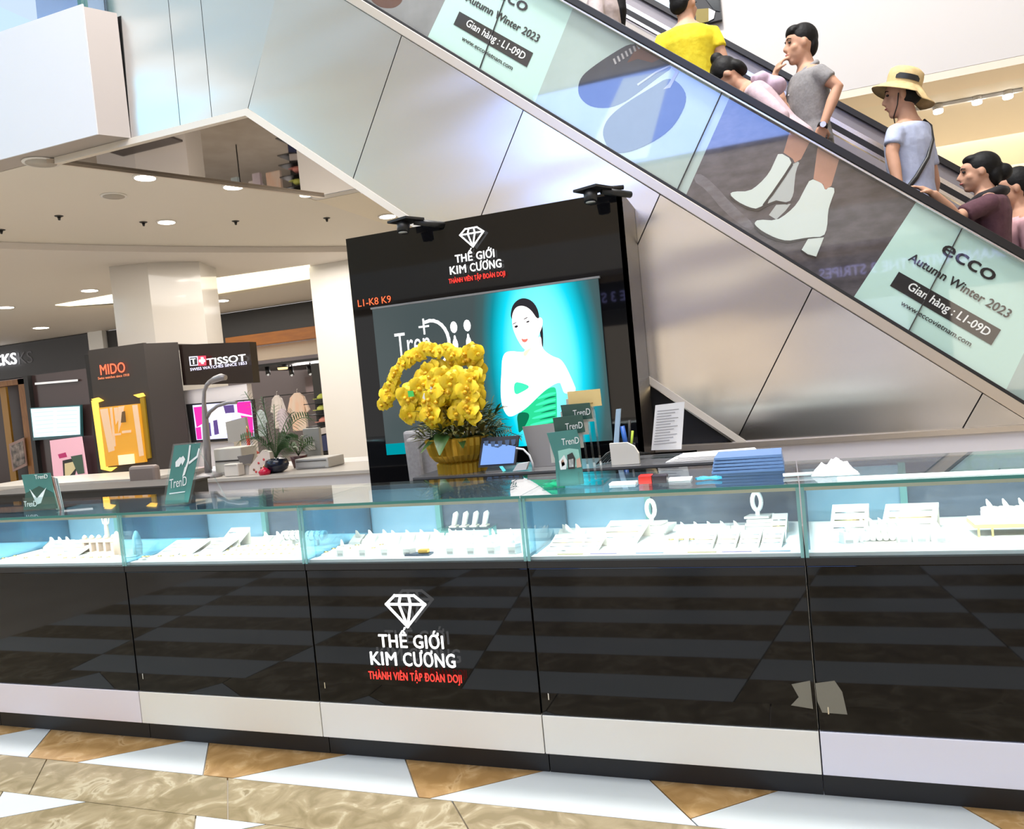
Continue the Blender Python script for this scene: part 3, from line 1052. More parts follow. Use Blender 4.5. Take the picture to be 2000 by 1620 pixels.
for i, (xa, xb_) in enumerate([(XU[j], XU[j+1]) for j in range(5)]+[(-4.90, XU[0])]):
    x0, x1 = xa+0.002, xb_-0.002
    u = thing('display_case', UN[i], 'display case', ((x0+x1)/2, 3.0, 0), 'row of jewellery display cases')
    units.append(u)
    MB().box(x0, x1, 2.735, 3.27, 0, 0.09).build('toe_kick', black_matte, u)
    MB().box(x0, x1, YF-0.004, YF+0.02, 0.09, 0.238).build('plinth_band', mat('plinth_%d' % i, bands[i], 0.35), u, bevel=0.002)
    MB().box(x0+0.001, x1-0.001, YF, YF+0.018, 0.242, ZP-0.028).build('front_panel', black_gloss, u, bevel=0.002)
    MB().box(x0, x1, YF+0.022, 3.27, 0.10, ZP-0.012).build('carcass', black_matte, u)
    MB().box(x0, x1, YF-0.004, YF+0.02, ZP-0.026, ZP).build('ledge', black_matte, u)
    MB().box(x0+0.006, x1-0.006, YF+0.022, YBK-0.01, ZP-0.012, ZP+0.012).build('display_pad', m_pad, u)
    MB().box(x0+0.006, x1-0.006, YF+0.002, YF+0.010, ZP, ZT-0.01).build('front_glass', clear_glass, u)
    MB().box(x0, x1, YF-0.012, YBK+0.02, ZT-0.009, ZT).build('top_glass', clear_glass, u)
    MB().box(x0, x1, YF-0.016, YF-0.0125, ZT-0.010, ZT+0.001).build('top_glass_edge', mat('green_glass_edge', (0.05, 0.22, 0.19), 0.1), u)
    MB().box(x0, x1, YF+0.012, YF+0.03, ZT-0.026, ZT-0.0095).build('top_rail', m_frame, u)
    MB().box(x0+0.02, x1-0.02, YF+0.031, YF+0.045, ZT-0.022, ZT-0.012).build('light_strip', m_ledglow, u)
    MB().box(x0, x1, YBK-0.02, YBK, ZP, ZT-0.01).build('back_panel', m_back, u)
    for xx in (x0, x1-0.007):
        MB().box(xx, xx+0.007, YF+0.011, YBK-0.021, ZP+0.012, ZT-0.01).build('side_glass', glass('side_glass_blue', (0.78, 0.92, 0.97), 1.2), u)
        MB().box(xx-(0.004 if xx > x0 else 0), xx+0.011-(0.004 if xx > x0 else 0), YF-0.001, YF+0.0018, ZP, ZT-0.01).build('glass_edge', aqua_edge, u)
    # pale blue glass end inside each case, left side, as in the photo
    MB().box(x0+0.01, x0+0.018, YF+0.06, YBK-0.03, ZP+0.013, ZT-0.03).build('inner_side', glass('inner_blue_glass', (0.80, 0.93, 0.98), 1.5), u)
    MB().box(x0+0.012, x0+0.36, YBK-0.036, YBK-0.0205, ZP+0.012, ZT-0.03).build('sliding_door', m_div, u)
    MB().box(x0+0.36, x0+0.385, YBK-0.045, YBK-0.0205, ZP+0.012, ZT-0.02).build('door_edge', aqua_edge, u)
    lamp = area_light('case_light', ((x0+x1)/2, YF+0.06, ZT-0.03), x1-x0-0.08, 1.6, (0.93, 0.98, 1.0), ((x0+x1)/2, YF+0.30, ZP), 0.02)
    # small keyhole lock
    MB().box(x0+0.03, x0+0.034, YF-0.002, YF+0.0, 0.30, 0.325).build('lock', chrome, u)
brand_sign(units[2], -1.469, YF, 0.0)
# pale scuff tape on the joint between the two right cases
b = MB()
for pts in ([(1546, 1337), (1582, 1330), (1588, 1385), (1545, 1378), (1560, 1362)], [(1592, 1335), (1630, 1330), (1645, 1352), (1655, 1396), (1606, 1392), (1596, 1370)]):
    b.prism([(q.x, YF-0.0015, q.z) for q in (at(x, y, YF) for x, y in pts)], (0, 0.0012, 0))
b.build('adhesive_tape', mat('old_tape', (0.20, 0.19, 0.15), 0.6), units[4])

# ------------------------------------------------------------------ jewellery inside the cases
m_vel = mat('white_leatherette', (0.84, 0.82, 0.78), 0.55)
m_vel2 = mat('ivory_leatherette', (0.80, 0.74, 0.64), 0.55)
m_pink = mat('peach_leatherette', (0.80, 0.58, 0.45), 0.5)
m_gold = mat('gold_jewellery', (0.85, 0.60, 0.25), 0.25, 1.0)
m_grey_in = mat('tag_grey', (0.45, 0.45, 0.43), 0.6)  # plain grey of the price tags
ZB = ZP+0.0125
UL = ['in the leftmost case', 'in the second case from left', 'in the logo case', 'in the case right of the logo', 'in the rightmost case']


def hexbox(loc):
    t = thing('ring_stand', 'x', 'ring stand', loc)
    x, y, z = loc
    r = 0.032
    MB().prism([(x+r*math.cos(k*math.pi/3), y+r*0.9*math.sin(k*math.pi/3), z) for k in range(6)], (0, 0, 0.028)).build('base', m_vel, t)
    MB().prism([(x+r*0.95*math.cos(k*math.pi/3), y+r*0.85*math.sin(k*math.pi/3), z+0.0282) for k in range(6)], (0, 0.004, 0.010)).build('pad', m_vel, t)
    MB().tube([(x, y, z+0.036), (x-0.006, y+0.006, z+0.052), (x-0.010, y+0.010, z+0.066)], [0.009, 0.007, 0.002], 6).build('finger', m_vel, t)
    MB().box(x-0.012, x+0.012, y-r*0.79-0.001, y-r*0.79, z+0.004, z+0.014).build('price_tag', m_grey_in, t)
    return t


def fin(loc):
    t = thing('earring_stand', 'x', 'earring stand', loc)
    x, y, z = loc
    MB().hexa([(x-0.03, y-0.03, z), (x+0.03, y-0.03, z), (x+0.03, y+0.03, z), (x-0.03, y+0.03, z)], [(x-0.028, y-0.026, z+0.012), (x+0.028, y-0.026, z+0.012), (x+0.028, y+0.028, z+0.036), (x-0.028, y+0.028, z+0.036)]).build('base', m_vel, t)
    MB().hexa([(x-0.010, y+0.004, z+0.026), (x+0.016, y+0.004, z+0.026), (x+0.016, y+0.014, z+0.030), (x-0.010, y+0.014, z+0.030)], [(x-0.012, y+0.012, z+0.058), (x-0.005, y+0.012, z+0.054), (x-0.004, y+0.018, z+0.054), (x-0.012, y+0.018, z+0.058)]).build('fin', m_vel, t)
    return t


def slopetray(loc, w=0.14, d=0.11, h=0.055):
    t = thing('jewellery_tray', 'x', 'tray', loc)
    x, y, z = loc
    MB().hexa([(x-w/2, y-d/2, z), (x+w/2, y-d/2, z), (x+w/2+0.03, y+d/2, z+h-0.006), (x-w/2+0.03, y+d/2, z+h-0.006)], [(x-w/2, y-d/2, z+0.008), (x+w/2, y-d/2, z+0.008), (x+w/2+0.03, y+d/2, z+h+0.004), (x-w/2+0.03, y+d/2, z+h+0.004)]).build('board', m_vel, t)
    MB().prism([(x+w/2+0.028, y+d/2, z), (x-w/2+0.032, y+d/2, z), (x-w/2+0.032, y+d/2, z+h-0.008), (x+w/2+0.028, y+d/2, z+h-0.008)], (0, -0.006, 0)).build('rest', m_vel2, t)
    for k in range(3):
        f0 = 0.2+0.25*k
        MB().tube([(x-w*0.4+0.03*f0, y-d/2+d*f0, z+0.009+(h-0.004)*f0), (x+w*0.4+0.03*f0, y-d/2+d*f0, z+0.009+(h-0.004)*f0)], 0.0016, 5).build('chain', m_gold if k == 1 else chrome, t)
    return t


def pad(loc):
    t = thing('charm_pad', 'x', 'jewellery pad', loc)
    x, y, z = loc
    MB().hexa([(x-0.026, y-0.02, z), (x+0.026, y-0.02, z), (x+0.032, y+0.02, z), (x-0.02, y+0.02, z)], [(x-0.024, y-0.018, z+0.006), (x+0.024, y-0.018, z+0.006), (x+0.03, y+0.018, z+0.014), (x-0.018, y+0.018, z+0.014)]).build('cushion', m_vel, t)
    MB().tube([(x-0.01+0.01*math.cos(k*0.9), y+0.008*math.sin(k*0.9), z+0.0145) for k in range(8)], 0.0018, 5).build('ring', m_gold, t)
    return t


def ovalstand(loc):
    t = thing('pendant_stand', 'x', 'pendant stand', loc)
    x, y, z = loc
    pts = [(x+0.016*math.cos(k*math.pi/8), y, z+0.062+0.034*math.sin(k*math.pi/8)) for k in range(17)]
    MB().tube(pts, 0.0095, 6).build('oval_loop', m_vel, t)
    MB().prism([(x-0.05, y-0.03, z), (x+0.04, y-0.03, z), (x+0.06, y+0.03, z), (x-0.03, y+0.03, z)], (0, 0, 0.008)).build('base', m_vel, t)
    MB().box(x-0.008, x+0.008, y-0.006, y+0.006, z+0.008, z+0.03).build('neck', m_vel, t)
    return t


def thumb(loc):
    t = thing('finger_ring_holder', 'x', 'ring holder', loc)
    x, y, z = loc
    MB().prism([(x-0.012, y, z), (x+0.008, y, z), (x+0.024, y, z+0.05), (x+0.018, y, z+0.064), (x+0.002, y, z+0.056)], (0, 0.02, 0)).build('finger', m_vel, t, bevel=0.004)
    MB().box(x-0.018, x+0.016, y-0.012, y+0.028, z-0.005, z).build('foot', m_vel2, t)
    return t


P = {'hex': hexbox((0, 0, -50)), 'fin': fin((1, 0, -50)), 'tray': slopetray((2, 0, -50)), 'pad': pad((3, 0, -50)), 'oval': ovalstand((4, 0, -50)), 'thumb': thumb((5, 0, -50))}
WORDS = {'hex': 'small white hexagonal ring stand %s', 'fin': 'small white earring stand with a raised fin %s', 'tray': 'sloping white necklace tray %s', 'pad': 'small flat white charm pad near the glass %s', 'oval': 'upright white oval pendant loop on a card %s', 'thumb': 'white thumb shaped ring holder standing upright %s'}
first = {}


def place(kind, ui, px, py, Y=None, z=ZB, rz=0.0, sc=None, lab=None):
    """stand the piece where its base is seen at photo pixel px, py on the case floor"""
    p = atz(px, py, z)
    p.y = min(max(p.y, YF+0.075), YBK-0.12)
    x = max(min(p.x, XU[ui+1]-0.1), XU[ui]+0.07)
    if Y is not None:
        q = at(px, py, Y)
        hw = 0.05 if kind in ('pad', 'thumb', 'hex') else 0.062 if kind != 'tray' else 0.075*(sc[0] if sc else 1)+0.045
        x, p.y = max(min(q.x, XU[ui+1]-hw), XU[ui]+hw), Y
    lb = (lab or WORDS[kind] % UL[ui])
    g = {'hex': 'ring stands', 'fin': 'earring stands', 'tray': 'sloping trays', 'pad': 'charm pads', 'oval': 'pendant loops', 'thumb': 'ring holders'}[kind]+' '+UL[ui]
    return dup(P[kind], (x, p.y, z), rz, lb, g[:70], sc)


rnd = random.Random(3)
# leftmost case
for i in range(6):
    place('pad', 0, 8+i*22, 1083-i % 2*8, 2.79+0.05*(i % 2))
for i in range(5):
    place('fin', 0, 70+i*15, 1060, 3.08, rz=0.2)
for i, px in enumerate((110, 150)):
    place('tray', 0, px, 1083-i*4, 2.93, lab='sloping white necklace tray in the leftmost case, %s one' % ('left', 'right')[i])
for i in range(6):
    place('pad', 0, 130+i*17, 1090, 2.775)
t = thing('arch_rack', 'peach coloured ring rack with small arches in the leftmost case', 'display rack', (at(195, 1080, 2.95).x, 2.95, ZB))
c = at(197, 1080, 2.95)
for k in range(5):
    MB().box(c.x-0.10+k*0.048, c.x-0.085+k*0.048, 2.93, 2.96, ZB, ZB+0.055).build('post', m_pink, t)
    MB().lathe([(0.011, 0), (0.013, 0.008), (0.006, 0.018), (0.001, 0.02)], (c.x-0.092+k*0.048, 2.945, ZB+0.071), 8).build('knob', m_vel2, t)
MB().box(c.x-0.115, c.x+0.12, 2.925, 2.965, ZB+0.0552, ZB+0.070).build('beam', m_pink, t)
MB().box(c.x-0.115, c.x+0.12, 2.922, 2.968, ZB-0.0, ZB+0.006).build('foot', m_vel2, t)
t = thing('jewellery_tree', 'thin ivory jewellery tree above the peach rack', 'jewellery stand', (at(211, 1060, 3.05).x, 3.05, ZB))
c = at(211, 1060, 3.05)
MB().tube([(c.x, 3.05, ZB), (c.x, 3.05, ZB+0.155)], [0.016, 0.008], 8).build('stem', m_vel2, t)
for s in (-1, 1):
    MB().tube([(c.x, 3.05, ZB+0.12), (c.x+s*0.02, 3.05, ZB+0.13), (c.x+s*0.026, 3.05, ZB+0.165)], 0.004, 6).build('branch', m_vel2, t)
for k, px in enumerate((232, 262)):
    c = at((230, 268)[k], 1065, 2.87)
    t = thing('necklace_bust', 'narrow ivory necklace bust %s the first glass divider' % ('left of', 'right of')[k], 'necklace bust', (c.x, 2.87, ZB))
    MB().lathe([(0.02, 0), (0.024, 0.05), (0.018, 0.09), (0.008, 0.115), (0.002, 0.12)], (c.x, 2.87, ZB), 10).build('bust', m_vel2 if k else m_pink, t)
    MB().lathe([(0.03, 0), (0.028, 0.006)], (c.x, 2.835, ZB), 10).build('foot', m_vel2, t)
# second case
for i, px in enumerate((312, 372, 428)):
    place('tray', 1, px, 1085, 2.90+i*0.02, sc=(0.85, 1, 0.85), lab='sloping white necklace tray in the second case, %s of three' % ('left', 'middle', 'right')[i])
place('tray', 1, 455, 1075, 3.02, sc=(0.8, 0.8, 1.4), lab='raised white necklace tray at the back of the second case')
for i in range(7):
    place('pad', 1, 268+i*24, 1094, 2.775)
for i in range(9):
    for j in range(3):
        px = 440+i*16+j*7
        q = place('pad', 1, px, 1088-j*9, 2.79+j*0.085, sc=(0.55, 0.7, 0.9), lab='tiny peach jewellery pad crowded at the right of the second case')
        q['group'] = 'tiny peach pads in the second case'
for i in range(3):
    place('fin', 1, 520+i*24, 1072, 3.05)
for k, (ui, px) in enumerate(((1, 570), (2, 618))):
    c = at(px, 1046, 3.0)
    t = thing('bracelet_bar', 'white bracelet bar %s the second glass divider' % ('left of', 'right of')[k], 'bracelet stand', (c.x, 3.0, ZB))
    MB().tube([(c.x-0.05, 3.0, c.z), (c.x+0.05, 3.0, c.z)], 0.022, 12).build('bar', m_vel, t, bevel=0.004)
    for d in (-0.03, 0.0, 0.03):
        MB().tube([(c.x+d, 3.0+0.0245*math.cos(a*0.628), c.z+0.0245*math.sin(a*0.628)) for a in range(11)], 0.0025, 5).build('bangle', chrome, t)
    MB().box(c.x-0.006, c.x+0.006, 2.99, 3.01, ZB, c.z-0.02).build('post', m_vel2, t)
# logo case
for i in range(5):
    place('fin', 2, 640+i*28, 1070-i*1, 3.02)
for i in range(6):
    place('fin', 2, 770+i*28, 1066-i*1, 3.0, rz=0.15)
for i in range(4):
    place('hex', 2, 672+i*43, 1094, 2.79)
for i in range(4):
    place('hex', 2, 885+i*40, 1090, 2.79)
for i in range(5):
    place('hex', 2, 860+i*36, 1076, 2.93)
b_plate = at(912, 1052, 3.10)
t = thing('glass_riser', 'clear glass shelf under four ring holders in the logo case', 'shelf', (b_plate.x, 3.1, ZB))
MB().box(b_plate.x-0.13, b_plate.x+0.13, 3.08, 3.16, ZB+0.04, ZB+0.046).build('shelf', clear_glass, t)
for s in (-0.12, 0.115):
    MB().box(b_plate.x+s, b_plate.x+s+0.006, 3.08, 3.16, ZB, ZB+0.0395).build('leg', aqua_edge, t)
for i in range(4):
    place('thumb', 2, 888+i*20, 1052, 3.10, z=ZB+0.0515)
for i in range(10):
    place('pad', 2, 622+i*16, 1086-(i % 3)*7, 2.80+0.06*(i % 3))
t = thing('dark_tray', 'small dark tray holding a yellow gold piece in the logo case', 'tray', (at(820, 1090, 2.78).x, 2.78, ZB))
c = at(820, 1090, 2.78)
MB().box(c.x-0.055, c.x+0.055, 2.755, 2.80, ZB, ZB+0.008).build('plate', mat('tray_navy', (0.03, 0.05, 0.09), 0.3), t)
MB().box(c.x-0.0, c.x+0.045, 2.765, 2.79, ZB+0.0082, ZB+0.024).build('gold_piece', mat('orange_gold', (0.85, 0.50, 0.12), 0.35, 0.6), t, bevel=0.004)
# case right of the logo
for i in range(5):
    place('fin', 3, 1052+i*20, 1072, 3.02)
for i, px in enumerate((1088, 1122, 1156)):
    place('tray', 3, px, 1086, 2.84, sc=(0.55, 0.8, 0.8), lab='narrow white tray with coloured front edge, left group, %s of three' % ('left', 'middle', 'right')[i])
place('tray', 3, 1212, 1080, 2.97, sc=(1.15, 1.4, 1.1), lab='large sloping white tray left of the oval pendant loop')
place('oval', 3, 1274, 1030, 3.08, z=ZB+0.04, lab='upright white oval pendant loop, left of the two')
place('oval', 3, 1482, 1030, 3.08, z=ZB+0.055, lab='upright white oval pendant loop, right of the two')
for k, (px, hh) in enumerate(((1274, 0.039), (1482, 0.054))):
    c = at(px, 1030, 3.08)
    t = thing('card_stack', 'stack of white cards under the %s oval pendant loop' % ('left', 'right')[k], 'cards', (c.x, 3.08, ZB))
    for j in range(4):
        MB().prism([(c.x-0.06+j*0.006, 3.04, ZB+j*hh/4), (c.x+0.05+j*0.006, 3.04, ZB+j*hh/4), (c.x+0.075+j*0.006, 3.12, ZB+j*hh/4), (c.x-0.035+j*0.006, 3.12, ZB+j*hh/4)], (0, 0, hh/4-0.001)).build('card', m_vel, t)
for i in range(5):
    place('fin', 3, 1338+i*26, 1068-i, 3.0)
for i in range(3):
    place('pad', 3, 1318+i*20, 1076, 2.9)
for i in range(4):
    place('tray', 3, 1376+i*44, 1084, 2.84, sc=(0.5, 0.8, 0.8), lab='narrow white tray with coloured front edge, right group, %s of four' % ('first', 'second', 'third', 'last')[i])
place('tray', 3, 1522, 1076, 2.99, sc=(0.4, 1.3, 1.2), lab='large sloping white tray beside the right glass divider')
for k, px in enumerate((1115, 1180, 1270, 1372, 1440, 1515)):
    c = at(px, 1089, 2.75)
    MB().box(c.x-0.05, c.x+0.05, 2.742, 2.752, ZB, ZB+0.004).build('price_strip', mat('strip_%d' % (k % 3), [(0.75, 0.62, 0.35), (0.55, 0.45, 0.65), (0.45, 0.55, 0.7)][k % 3], 0.5), label='thin coloured price strip behind the front glass right of the logo', cat='price strip', group='price strips right of the logo')
# rightmost case
place('tray', 4, 1655, 1065, 3.02, sc=(0.9, 1.6, 1.5), lab='large sloping white tray at the left end of the rightmost case')
place('tray', 4, 1770, 1068, 3.05, sc=(1.25, 1.2, 1.4), lab='large sloping white tray in the middle of the rightmost case')
for i, px in enumerate((1660, 1700, 1765, 1800, 1838)):
    place('hex', 4, px, 1080, 2.86)
for i in range(5):
    place('fin', 4, 1690+i*18, 1066, 2.98)
t = thing('roll_holder', 'row of ivory rolls in the rightmost case', 'ring rolls', (at(1725, 1080, 2.85).x, 2.85, ZB))
c = at(1722, 1080, 2.85)
for k in range(5):
    MB().tube([(c.x-0.045+k*0.02, 2.83, ZB+0.02), (c.x-0.045+k*0.02, 2.90, ZB+0.026)], 0.0095, 8).build('roll', m_vel2 if k % 2 else m_vel, t)
MB().box(c.x-0.056, c.x+0.046, 2.83, 2.90, ZB, ZB+0.008).build('base', m_vel2, t)
c = at(1958, 1050, 2.95)
t = thing('gold_riser', 'gold legged white riser at the right end of the rightmost case', 'shelf', (c.x, 2.95, ZB))
MB().box(c.x-0.09, c.x+0.14, 2.90, 3.02, ZB+0.03, ZB+0.042).build('shelf', mat('riser_gold', (0.80, 0.60, 0.28), 0.3, 0.5), t)
MB().box(c.x-0.088, c.x+0.138, 2.902, 3.018, ZB+0.0422, ZB+0.05).build('cloth', m_vel, t)
for dx in (-0.08, -0.04, 0.12):
    MB().box(c.x+dx, c.x+dx+0.006, 2.905, 2.911, ZB, ZB+0.0298).build('leg', m_gold, t)
for i in range(3):
    place('hex', 4, 1938+i*32, 1030, 2.955, z=ZB+0.0505, lab='small white ring stand on the gold riser, %s of three' % ('left', 'middle', 'right')[i])
for k in P:
    for ch in list(P[k].children):
        bpy.data.objects.remove(ch)
    bpy.data.objects.remove(P[k])
# ================================================================== reception desk behind the cases
ZDK = 1.008
desk = thing('reception_desk', 'long black reception desk in front of the kiosk tower', 'desk', (-1.1, 4.2, 0))
MB().box(-2.08, -0.10, 4.0, 4.5, ZDK-0.012, ZDK).build('desk_top', mat('desk_top_grey', (0.12, 0.12, 0.125), 0.25), desk)
MB().box(-2.08, -0.10, 4.0, 4.02, 0.05, ZDK-0.0125).build('front_panel', black_matte, desk)
MB().box(-2.08, -2.06, 4.021, 4.48, 0.05, ZDK-0.0125).build('side_panel', black_matte, desk)
MB().box(-2.04, -0.12, 4.03, 4.45, 0.0, 0.049).build('plinth', black_matte, desk)

# ------------------------------------------------------------------ orchid arrangement
PX, PY = -1.845, 4.2
orch = thing('orchid_arrangement', 'yellow orchids in a ribbed gold bowl on the reception desk', 'flower arrangement', (PX, PY, ZDK))
m_pot = mat('gold_ribbed_ceramic', (0.66, 0.40, 0.035), 0.3, 0.45)
MB().lathe([(0.15, 0.0), (0.152, 0.055), (0.138, 0.065), (0.16, 0.075), (0.19, 0.11), (0.205, 0.16), (0.21, 0.205), (0.20, 0.21), (0.19, 0.195)], (PX, PY, ZDK), 64, 0.07, False).build('bowl', m_pot, orch)
MB().lathe([(0.19, 0), (0.185, 0.008)], (PX, PY, ZDK+0.185), 24).build('soil', mat('moss', (0.06, 0.08, 0.02), 0.9), orch)
m_leaf = mat('orchid_leaf', (0.035, 0.085, 0.02), 0.35, noise=((0.06, 0.13, 0.03), 6, 3, (1, 1, 1)))
m_stem = mat('orchid_stem', (0.10, 0.16, 0.05), 0.5)
m_pet = mat('yellow_petal', (0.86, 0.56, 0.008), 0.5, noise=((0.95, 0.68, 0.015), 30, 2, (1, 1, 1)), sub=0.15)
m_lipm = mat('orchid_lip', (0.80, 0.44, 0.01), 0.5)
m_wht = mat('white_ribbon', (0.85, 0.85, 0.82), 0.5)


def leafblade(b, base, d, length, width, droop, n=6):
    d = Vector(d).normalized()
    side = d.cross(Vector((0, 0, 1)))
    side = side.normalized() if side.length > 1e-4 else Vector((1, 0, 0))
    vs = []
    for i in range(n+1):
        f0 = i/n
        c = Vector(base)+d*length*f0+Vector((0, 0, -droop*length*f0*f0))
        w = width*math.sin(math.pi*min(0.97, 0.12+0.85*f0))
        vs += [c-side*w+Vector((0, 0, w*0.35)), c, c+side*w+Vector((0, 0, w*0.35))]
    fs = []
    for i in range(n):
        k = i*3
        fs += [(k, k+1, k+4, k+3), (k+1, k+2, k+5, k+4)]
    b.add(vs, fs, True)


r2 = random.Random(11)
for k in range(9):
    a = k*0.7+r2.random()*0.4
    b = MB()
    leafblade(b, (PX+0.06*math.cos(a), PY+0.06*math.sin(a), ZDK+0.2), (math.cos(a), math.sin(a), 0.35), 0.2+0.06*r2.random(), 0.035, 0.55)
    b.build('leaf', m_leaf, orch)
b = MB()
leafblade(b, (PX-0.02, PY-0.15, ZDK+0.235), (0.1, -1, 0.15), 0.14, 0.05, 0.9)
b.build('leaf', m_leaf, orch)
b = MB()
for k in range(420):
    a = r2.random()*6.28
    rr = 0.05+0.2*r2.random()
    base = Vector((PX+rr*math.cos(a), PY+rr*0.8*math.sin(a), ZDK+0.2+0.17*r2.random()))
    leafblade(b, base, (math.cos(a)+r2.uniform(-.5, .5), math.sin(a)+r2.uniform(-.5, .5), r2.uniform(0.2, 1.4)), 0.07+0.06*r2.random(), 0.012, 0.3, 3)
o = b.build('filler_foliage', mat('filler_green', (0.06, 0.13, 0.03), 0.6, noise=((0.20, 0.15, 0.03), 9, 2, (1, 1, 1))), orch)
o['kind'] = 'stuff'
b = MB()
for k in range(70):
    a = r2.random()*6.28
    rr = 0.10+0.13*r2.random()
    b.ell((PX+rr*math.cos(a), PY+rr*0.8*math.sin(a), ZDK+0.23+0.09*r2.random()), (0.007, 0.007, 0.009), 5, 4)
o = b.build('filler_buds', mat('cream_buds', (0.65, 0.62, 0.35), 0.6), orch)
o['kind'] = 'stuff'
# fern sprig towards the monitor
b = MB()
for s in range(3):
    st_ = Vector((PX+0.2, PY-0.05, ZDK+0.22))
    en = Vector((PX+0.30+0.05*s, PY-0.08+0.03*s, ZDK+0.30-0.06*s))
    b.tube([st_, (st_+en)/2+Vector((0, 0, 0.03)), en], 0.002, 5)
    for i in range(9):
        p = st_.lerp(en, 0.2+0.09*i)
        for sg in (-1, 1):
            leafblade(b, p, (0.5, sg*0.6, 0.5*sg), 0.035, 0.006, 0.2, 2)
b.build('fern_sprig', mat('fern_green', (0.02, 0.06, 0.03), 0.6), orch)


def orchid_proto():
    b = MB()
    for k, (a, L, W) in enumerate([(90, 0.036, 0.019), (162, 0.038, 0.026), (18, 0.038, 0.026), (234, 0.034, 0.018), (306, 0.034, 0.018)]):
        a = math.radians(a)
        d = Vector((math.cos(a), 0, math.sin(a)))
        s = Vector((-math.sin(a), 0, math.cos(a)))
        vs = [Vector((0, 0, 0))]
        n = 5
        for i in range(1, n+1):
            f0 = i/n
            w = W*math.sin(math.pi*(0.12+0.82*f0))
            y = -0.012*f0*(1-f0)*3+0.006*f0
            vs += [d*L*f0-s*w+Vector((0, y+0.003, 0)), d*L*f0+Vector((0, y, 0)), d*L*f0+s*w+Vector((0, y+0.003, 0))]
        fs = [(0, 1, 2), (0, 2, 3)]
        for i in range(n-1):
            q = 1+i*3
            fs += [(q, q+3, q+4, q+1), (q+1, q+4, q+5, q+2)]
        b.add(vs, fs, True)
    b2 = MB()
    b2.ell((0, -0.012, -0.006), (0.008, 0.012, 0.008), 8, 5)
    return b, b2


fb, fb2 = orchid_proto()
me1 = bpy.data.meshes.new('flower')
me1.from_pydata(fb.v, [], fb.f)
me1.polygons.foreach_set('use_smooth', [True]*len(fb.f))
me1.materials.append(m_pet)
me2 = bpy.data.meshes.new('lip')
me2.from_pydata(fb2.v, [], fb2.f)
me2.materials.append(m_lipm)


def orchid_flower(p, yaw, pit, sc):
    o = bpy.data.objects.new('flower', me1)
    C.objects.link(o)
    o.parent = orch
    o.location = Vector(p)-WL[orch.name]
    o.rotation_euler = (pit, r2.uniform(-0.5, 0.5), yaw)
    o.scale = (sc, sc, sc)
    l = bpy.data.objects.new('lip', me2)
    C.objects.link(l)
    l.parent = o


def spray(pts, n, sc, spread):
    """an arching stem with flowers along its outer part"""
    P3 = [Vector(p) for p in pts]

    def ev(f0):
        x = f0*(len(P3)-1)
        i = min(int(x), len(P3)-2)
        return P3[i].lerp(P3[i+1], x-i)
    MB().tube([ev(i/14) for i in range(15)], 0.0045, 6).build('stem', m_stem, orch)
    for i in range(n):
        f0 = 0.34+0.64*i/(n-1)
        p = ev(f0)+Vector((r2.uniform(-1, 1)*spread*0.5, -0.02-0.03*r2.random(), r2.uniform(-1, 1)*spread))
        orchid_flower(p, r2.uniform(-0.6, 0.6), r2.uniform(-0.35, 0.35), sc*r2.uniform(0.9, 1.12))


def q(px, py, Y=4.15):
    return at(px, py, Y)


base = (PX, PY, ZDK+0.2)
spray([base, q(915, 800), q(935, 720), q(900, 690), q(850, 680), q(805, 695), q(775, 730), q(765, 765), q(752, 795)], 30, 1.25, 0.02)
spray([base, q(910, 790, 4.1), q(905, 725, 4.08), q(870, 735, 4.06), q(835, 750, 4.05), q(805, 770, 4.05), q(800, 800, 4.05), q(806, 822, 4.05)], 26, 1.5, 0.035)
spray([base, q(905, 800, 4.1), q(890, 745, 4.05), q(860, 765, 4.03), q(840, 790, 4.02), q(845, 812, 4.02), q(852, 815, 4.02)], 24, 1.5, 0.035)
spray([base, q(925, 800, 4.1), q(930, 735, 4.05), q(920, 765, 4.03), q(918, 795, 4.02), q(925, 812, 4.02)], 20, 1.5, 0.03)
spray([base, q(930, 790, 4.2), q(935, 715, 4.18), q(915, 690, 4.16), q(935, 690, 4.14)], 14, 1.45, 0.025)
spray([base, q(900, 780, 4.2), q(890, 720, 4.18), q(860, 725, 4.16), q(830, 735, 4.14), q(815, 760, 4.12)], 16, 1.5, 0.035)
for k in range(46):
    a, rr = r2.random()*6.283, math.sqrt(r2.random())
    orchid_flower(q(868+68*rr*math.cos(a), 782+48*rr*math.sin(a), 4.0+0.14*r2.random()), r2.uniform(-0.6, 0.6), r2.uniform(-0.35, 0.35), r2.uniform(1.3, 1.6))
for (x, y) in [(838, 765), (825, 778), (848, 768), (892, 768)]:
    p = q(x, y, 3.98)
    MB().prism([p, p+Vector((0.012, 0, 0.028)), p+Vector((0.022, 0, 0.022)), p+Vector((0.016, 0, -0.012))], (0, 0.003, 0)).build('ribbon_tip', m_wht, orch)
p = q(796, 764, 3.98)
MB().prism([p, p+Vector((0.035, 0, -0.002)), p+Vector((0.038, 0, -0.035)), p+Vector((0.002, 0, -0.035))], (0, 0.003, 0)).build('gift_tag', mat('green_tag', (0.08, 0.65, 0.12), 0.5), orch)

